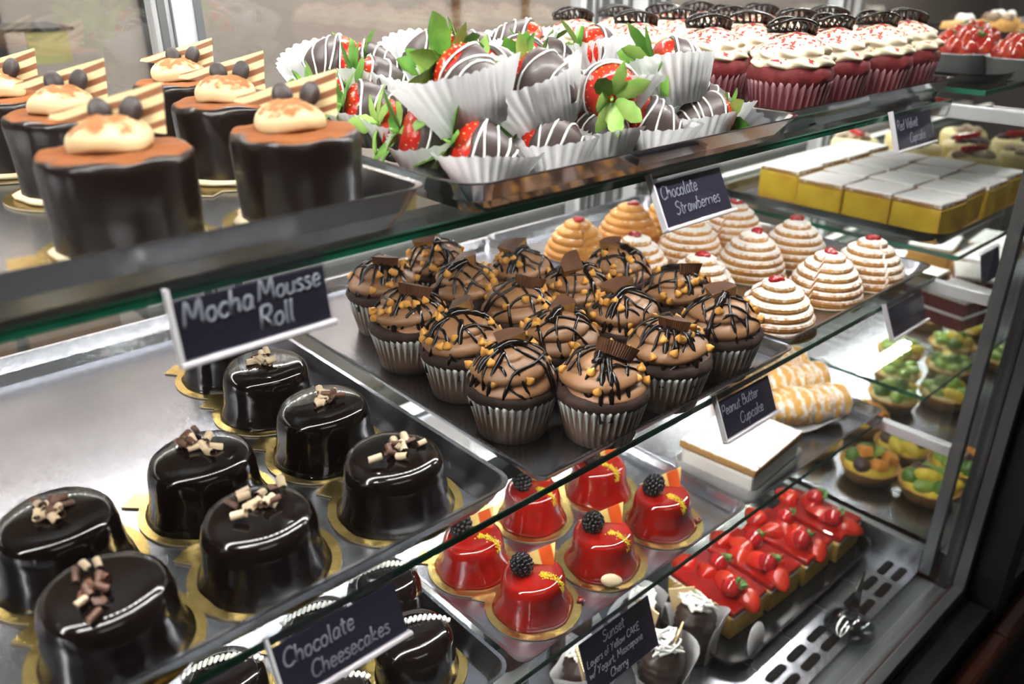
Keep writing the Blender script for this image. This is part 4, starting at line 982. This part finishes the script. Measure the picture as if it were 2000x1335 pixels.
# red velvet slices, sugared strudel slab on the far lowest shelf
for i, (x, y) in enumerate([(1.40, .445), (1.44, .535), (1.34, .61), (1.48, .62), (1.52, .46)]):
    t = thing('red_cake_slice', 'red velvet cake slice with pale frosting on the far lowest shelf, %s from the front' % ORD[i], 'cake', (x, y, S3 + .0005), R_(8*i - 10), 'red velvet slices in the far case')
    for k in range(2): G().box(-.045, .045, -.038, .038, .002 + .026*k, .024 + .026*k, b=.003).build('sponge_layer', RVCAKE, t)
    G().box(-.046, .046, -.039, .039, .0235, .0285, b=.002).build('cream_layer', WHITE, t); G().box(-.046, .046, -.039, .039, .050, .056, b=.002).build('frosting', WHITE, t)
for i, (x, y) in enumerate([(1.66, .50), (1.78, .52), (1.68, .60)]):
    t = thing('sugared_strudel', 'powdered strudel block on the far lowest shelf, %s from the front' % ORD[i], 'pastry', (x, y, S3 + .0005), .1*i, 'sugared strudels in the far case')
    G().box(-.055, .055, -.04, .04, 0, .035, b=.006).build('strudel_body', CRUST, t, jig=.003, js=50); G().box(-.056, .056, -.041, .041, .035, .046, b=.004).build('sugar_crust', SUGARTOP, t, jig=.003, js=50)
# fruit tarts on the far deck
shellm = G().lathe([(1e-5, 0), (.034, 0), (.044, .022), (.046, .024), (.044, .025), (.041, .02), (1e-5, .02)], 48, lambda r, z, a, t: (r*(1 + .02*math.sin(a*16)*(r > .03)), z)).mesh('tart_shell', CRUST)
FRU = [G().sphere((0, 0, .004), .0135, 14, 8, sc=(1, 1, .85)).mesh('grape', GRAPE), G().sphere((0, 0, .004), .015, 14, 8, sc=(1.2, .8, .6)).mesh('kiwi', KIWI), G().box(-.010, .010, -.010, .010, 0, .016, b=.003).mesh('melon_cube', MELON), G().sphere((0, 0, .004), .017, 14, 8, sc=(1.3, .6, .7)).mesh('pineapple', YELF), G().sphere((0, 0, .004), .014, 14, 8).mesh('green_grape', mat('green_grape', (.07, .17, .02), .3, coat=.3))]
fts = [(1.165, .440, 0), (1.180, .352, 0), (1.262, .430, 0), (1.27, .345, 0), (1.17, .54, 0), (1.30, .52, 0), (1.50, .46, 1), (1.52, .56, 1), (1.62, .50, 1), (1.62, .60, 1), (1.73, .54, 1), (1.74, .44, 1), (1.42, .52, 1), (1.85, .55, 1), (1.84, .64, 1)]
for i, (x, y, k) in enumerate(fts):
    lab = ('mixed fruit tart on the far deck with grapes and melon, %s' % ('left front', 'nearest the frame', 'second in front', 'front right', 'rear left', 'rear right')[i]) if k == 0 else 'kiwi topped tart on the far deck seen through the glass shelf, %s of nine' % ['first', 'second', 'third', 'fourth', 'fifth', 'sixth', 'seventh', 'eighth', 'ninth'][i-6]
    t = thing('fruit_tart', lab, 'tart', (x, y, S4 + .001), i, 'fruit tarts on the far deck')
    link('tart_shell', shellm, t); rd = random.Random(i + 4)
    G().lathe([(1e-5, .018), (.040, .018), (.036, .026), (1e-5, .030)], 24).build('custard', YELF if k == 0 else YCREAM, t)
    for q in range(9):
        a = 2*PI*q/6 + rd.uniform(-.2, .2); r = .026 if q < 6 else .010
        link('fruit_piece', FRU[rd.choice([0, 1, 2, 3, 4, 0]) if k == 0 else rd.choice([1, 1, 1, 3, 4])], t, (r*math.cos(a), r*math.sin(a), .027 + (.009 if q >= 6 else 0)), (rd.uniform(-.4, .4), rd.uniform(-.4, .4), rd.uniform(0, 6)))

# ------------------------------------------------------------------ chalk signs
GL = {  # handwriting strokes on a 0-10 grid (x-height 5)
'C': (6.2, ['6,7.5 4.5,9 2,8 .8,4.5 1.5,1.2 3.8,.2 6,1.6']), 'S': (5.6, ['5.2,8 3.5,9.3 1.4,8 1.8,6 4.4,4.4 4.6,1.8 2.6,.1 .6,1.4']), 'M': (8.2, ['.8,0 1.6,9 4,2.6 6.4,9 7.4,0']),
'R': (6.2, ['1,0 1.2,9', '1.2,9 4.4,9 5.2,7 4,5 1.2,4.6', '2.6,4.6 6,0']), 'V': (6, ['.6,9 3,0 5.6,9']), 'P': (5.6, ['1,0 1.2,9', '1.2,9 4.6,8.8 5,6.2 3.6,4.4 1.2,4.4']),
'B': (5.8, ['1,0 1.2,9', '1.2,9 4.2,8.6 4.2,5.4 1.2,4.8', '1.2,4.8 5,4.2 4.8,.6 1,0']), 'Y': (6, ['.6,9 3,4.8', '5.6,9 3,4.6 1.6,0']), 'L': (5, ['1,9 .8,0 4.6,.2']),
'A': (6, ['.6,0 3,9 5.4,0', '1.5,3 4.6,3']), 'K': (5.8, ['1,0 1.2,9', '5,8.6 1.2,4 5.4,0']), 'E': (5.2, ['4.6,9 1.2,8.8 1,0 4.6,.2', '1.1,4.6 4,4.8']),
'a': (4.8, ['4,4.6 2,5 .8,2.6 1.4,.3 3.2,.8 4,4.6', '4,4.6 3.9,.8 4.8,.3']), 'b': (4.6, ['.8,9 .8,0', '.8,3 2.4,5 4,3.4 3.4,.6 .8,.4']), 'c': (4.2, ['4,4.2 2.4,5 .8,3 1.2,.6 2.8,0 4.2,1']),
'd': (4.8, ['4,4.4 2,5 .8,2.6 1.4,.3 3.2,.6 4,2', '4.1,9 4,0']), 'e': (4.4, ['.9,2.6 3.8,3 3.4,4.8 1.8,5 .8,3 1.2,.6 2.6,0 4.2,1']), 'f': (3.4, ['3.4,8.4 2.2,9 1.6,7 1.5,0', '.4,4.8 3,5']),
'g': (4.8, ['4,4.6 2,5 .8,3 1.6,.8 3.4,1.4 4,4.6', '4,4.6 3.8,-2 2,-3.6 .6,-2.4']), 'h': (4.8, ['.9,9 .8,0', '.8,3 2.6,5 3.8,4 3.9,0']), 'i': (2.2, ['1,5 1,0', '1.1,7 1.2,7.5']), 'k': (4.4, ['.9,9 .8,0', '3.8,5 .9,2.2 4.2,0']),
'l': (2.2, ['1,9 1,.6 2,.2']), 'm': (7, ['.8,5 .8,0', '.8,3.4 2.4,5 3.4,4 3.4,0', '3.4,3.6 5,5 6.2,4 6.3,0']), 'n': (4.8, ['.8,5 .8,0', '.8,3.2 2.6,5 3.8,4 3.9,0']), 'o': (4.6, ['2.4,5 .8,3.4 1.2,.6 3,.1 4,2.4 3.4,4.6 2.4,5']),
'p': (4.8, ['.9,5 .8,-3.6', '.8,3.6 2.6,5 4,3.4 3.2,.6 .8,.6']), 'r': (3.8, ['.8,5 .8,0', '.8,3 2.2,4.8 3.6,4.4']), 's': (3.8, ['3.4,4.4 1.8,5 .8,3.8 2.8,2.4 3.2,.9 1.8,0 .4,.8']), 't': (3.4, ['1.6,8 1.5,.8 3,.2', '.2,5.4 3.2,5.6']),
'u': (4.8, ['.8,5 .9,1 2.4,0 3.9,1.6', '4,5 3.9,.6 4.6,.2']), 'v': (4.4, ['.5,5 2.2,0 4,5']), 'w': (6.4, ['.5,5 1.6,.2 3.2,4.2 4.6,.2 6,5']), 'y': (4.6, ['.6,5 .9,1.8 2.4,1 3.8,3', '4,5 3.6,-2 2,-3.6 .6,-2.6']),
'/': (3.6, ['.4,-.5 3.2,9']), ',': (2, ['1.2,.8 .6,-1.4']), ' ': (3, [])}
def lettering(text, size, m_, rad=.07, slant=.14):
    g = G(); x = 0.
    for ch in text:
        w, strokes = GL[ch]
        for s in strokes:
            pts = [tuple(map(float, p.split(','))) for p in s.split()]
            P = [((x + px + slant*py)*size/10, py*size/10, 0) for px, py in pts]
            g.tube(smooth_pts(P, 4), size*rad, 5)
        x += w
    g.v = [(a, b, c*.35) for a, b, c in g.v]
    return g, x*size/10
def sign(x0, x1, yf, zg, lab, lines, tilt=18, drop=.030, m_=None, name='chalk_sign', rise=.008, holder=True, foot=True):
    """x0-x1 along the shelf edge at depth yf, hanging from the glass whose top is zg."""
    w = x1 - x0; t = thing(name, lab, 'sign', (x0, yf - .0028, zg), 0, None)
    H = drop + rise; tr = (R_(-tilt), 0, 0)
    # card plane: local x along the edge, local z up, tilted so the foot comes forward
    piv = D.objects.new
    M = Matrix.Translation((0, 0, .002)) @ Matrix.Rotation(R_(-tilt), 4, 'X')
    ht = H
    c = G().box(.002, w - .001, -.0006, .0006, -ht, -.006 if holder else -.001, M=M).build('card', CHALKB, t)
    if holder:
        g = G().box(0, w, -.0022, -.0012, -ht - .001, .001, M=M); g.box(0, w, .0010, .0018, -ht - .001, .0, M=M)
        g.box(0, w, -.0022, .020, .0012, .0020); g.box(0, w, .002, .012, -.0088, -.0080)
        g.build('clear_holder', PLASTIC, t)
        if foot: G().box(-.001, w + .001, -.0040, .0022, -ht - .0035, -ht - .0006, b=.0008, M=M).build('foot_channel', mat('frosted_plastic', (.72, .70, .74), .25, coat=.4) if 'frosted_plastic' not in MATS else MATS['frosted_plastic'], t)
        if foot: G().box(-.0004, .0014, -.0026, .0022, -ht - .001, .001, M=M).build('side_edge', MATS['frosted_plastic'], t)
    for (txt, lx, lz, sz) in lines:
        g, tw = lettering(txt, sz, None)
        Q = M @ Matrix.Translation((lx*w, -.0008 - (.0018 if False else 0), -ht + lz*ht)) @ Matrix.Rotation(PI/2, 4, 'X') @ Matrix.Rotation(.02, 4, 'Z')
        g.v = [tuple(Q @ Vector(p)) for p in g.v]
        g.build('lettering', m_ or CHALK, t)
    return t
sign(.116, .197, .367, S1, 'chalk sign reading Mocha Mousse Roll on the top shelf edge', [('Mocha', .05, .44, .0135), ('Mousse', .52, .52, .0118), ('Roll', .50, .12, .0125)], tilt=8, drop=.026, m_=CHALK2)
sign(.452, .534, .362, S1, 'chalk sign reading Chocolate Strawberries on the top shelf edge', [('Chocolate', .07, .50, .0108), ('Strawberries', .20, .16, .0105)], tilt=28, drop=.030)
sign(.842, .930, .373, S1, 'chalk sign reading Red Velvet on the top shelf edge', [('Red Velvet', .08, .48, .0110), ('Cupcake', .36, .10, .0108)], tilt=20, drop=.030)
sign(.128, .212, .348, S2, 'chalk sign reading Chocolate Cheesecakes on the middle shelf edge', [('Chocolate', .06, .46, .0118), ('Cheesecakes', .22, .10, .0108)], tilt=22, drop=.030)
sign(.545, .627, .348, S2, 'chalk sign reading Peanut Butter Cupcake on the middle shelf edge', [('Peanut Butter', .05, .50, .0100), ('Cupcake', .32, .14, .0108)], tilt=24, drop=.031)
sign(.858, .946, .348, S2, 'blank dark sign on the middle shelf edge below the spiral pastries', [], tilt=24, drop=.030)
sign(.410, .508, .373, S3, 'tall chalk sign for Sunset cake with yogurt, mascarpone and cherry', [('Sunset', .30, .68, .0112), ('Layers of Yellow CAKE', .05, .46, .0078), ('w/ Yogurt, Mascapone', .05, .27, .0082), ('Cherry', .30, .07, .0088)], tilt=20, drop=.052, m_=CHALK2, rise=.006, foot=False)

for o in list(D.objects):
    if o.get('label') and not (4 <= len(o['label'].replace(',', '').split()) <= 16): print('LABEL', o.name, len(o['label'].split()), o['label'])
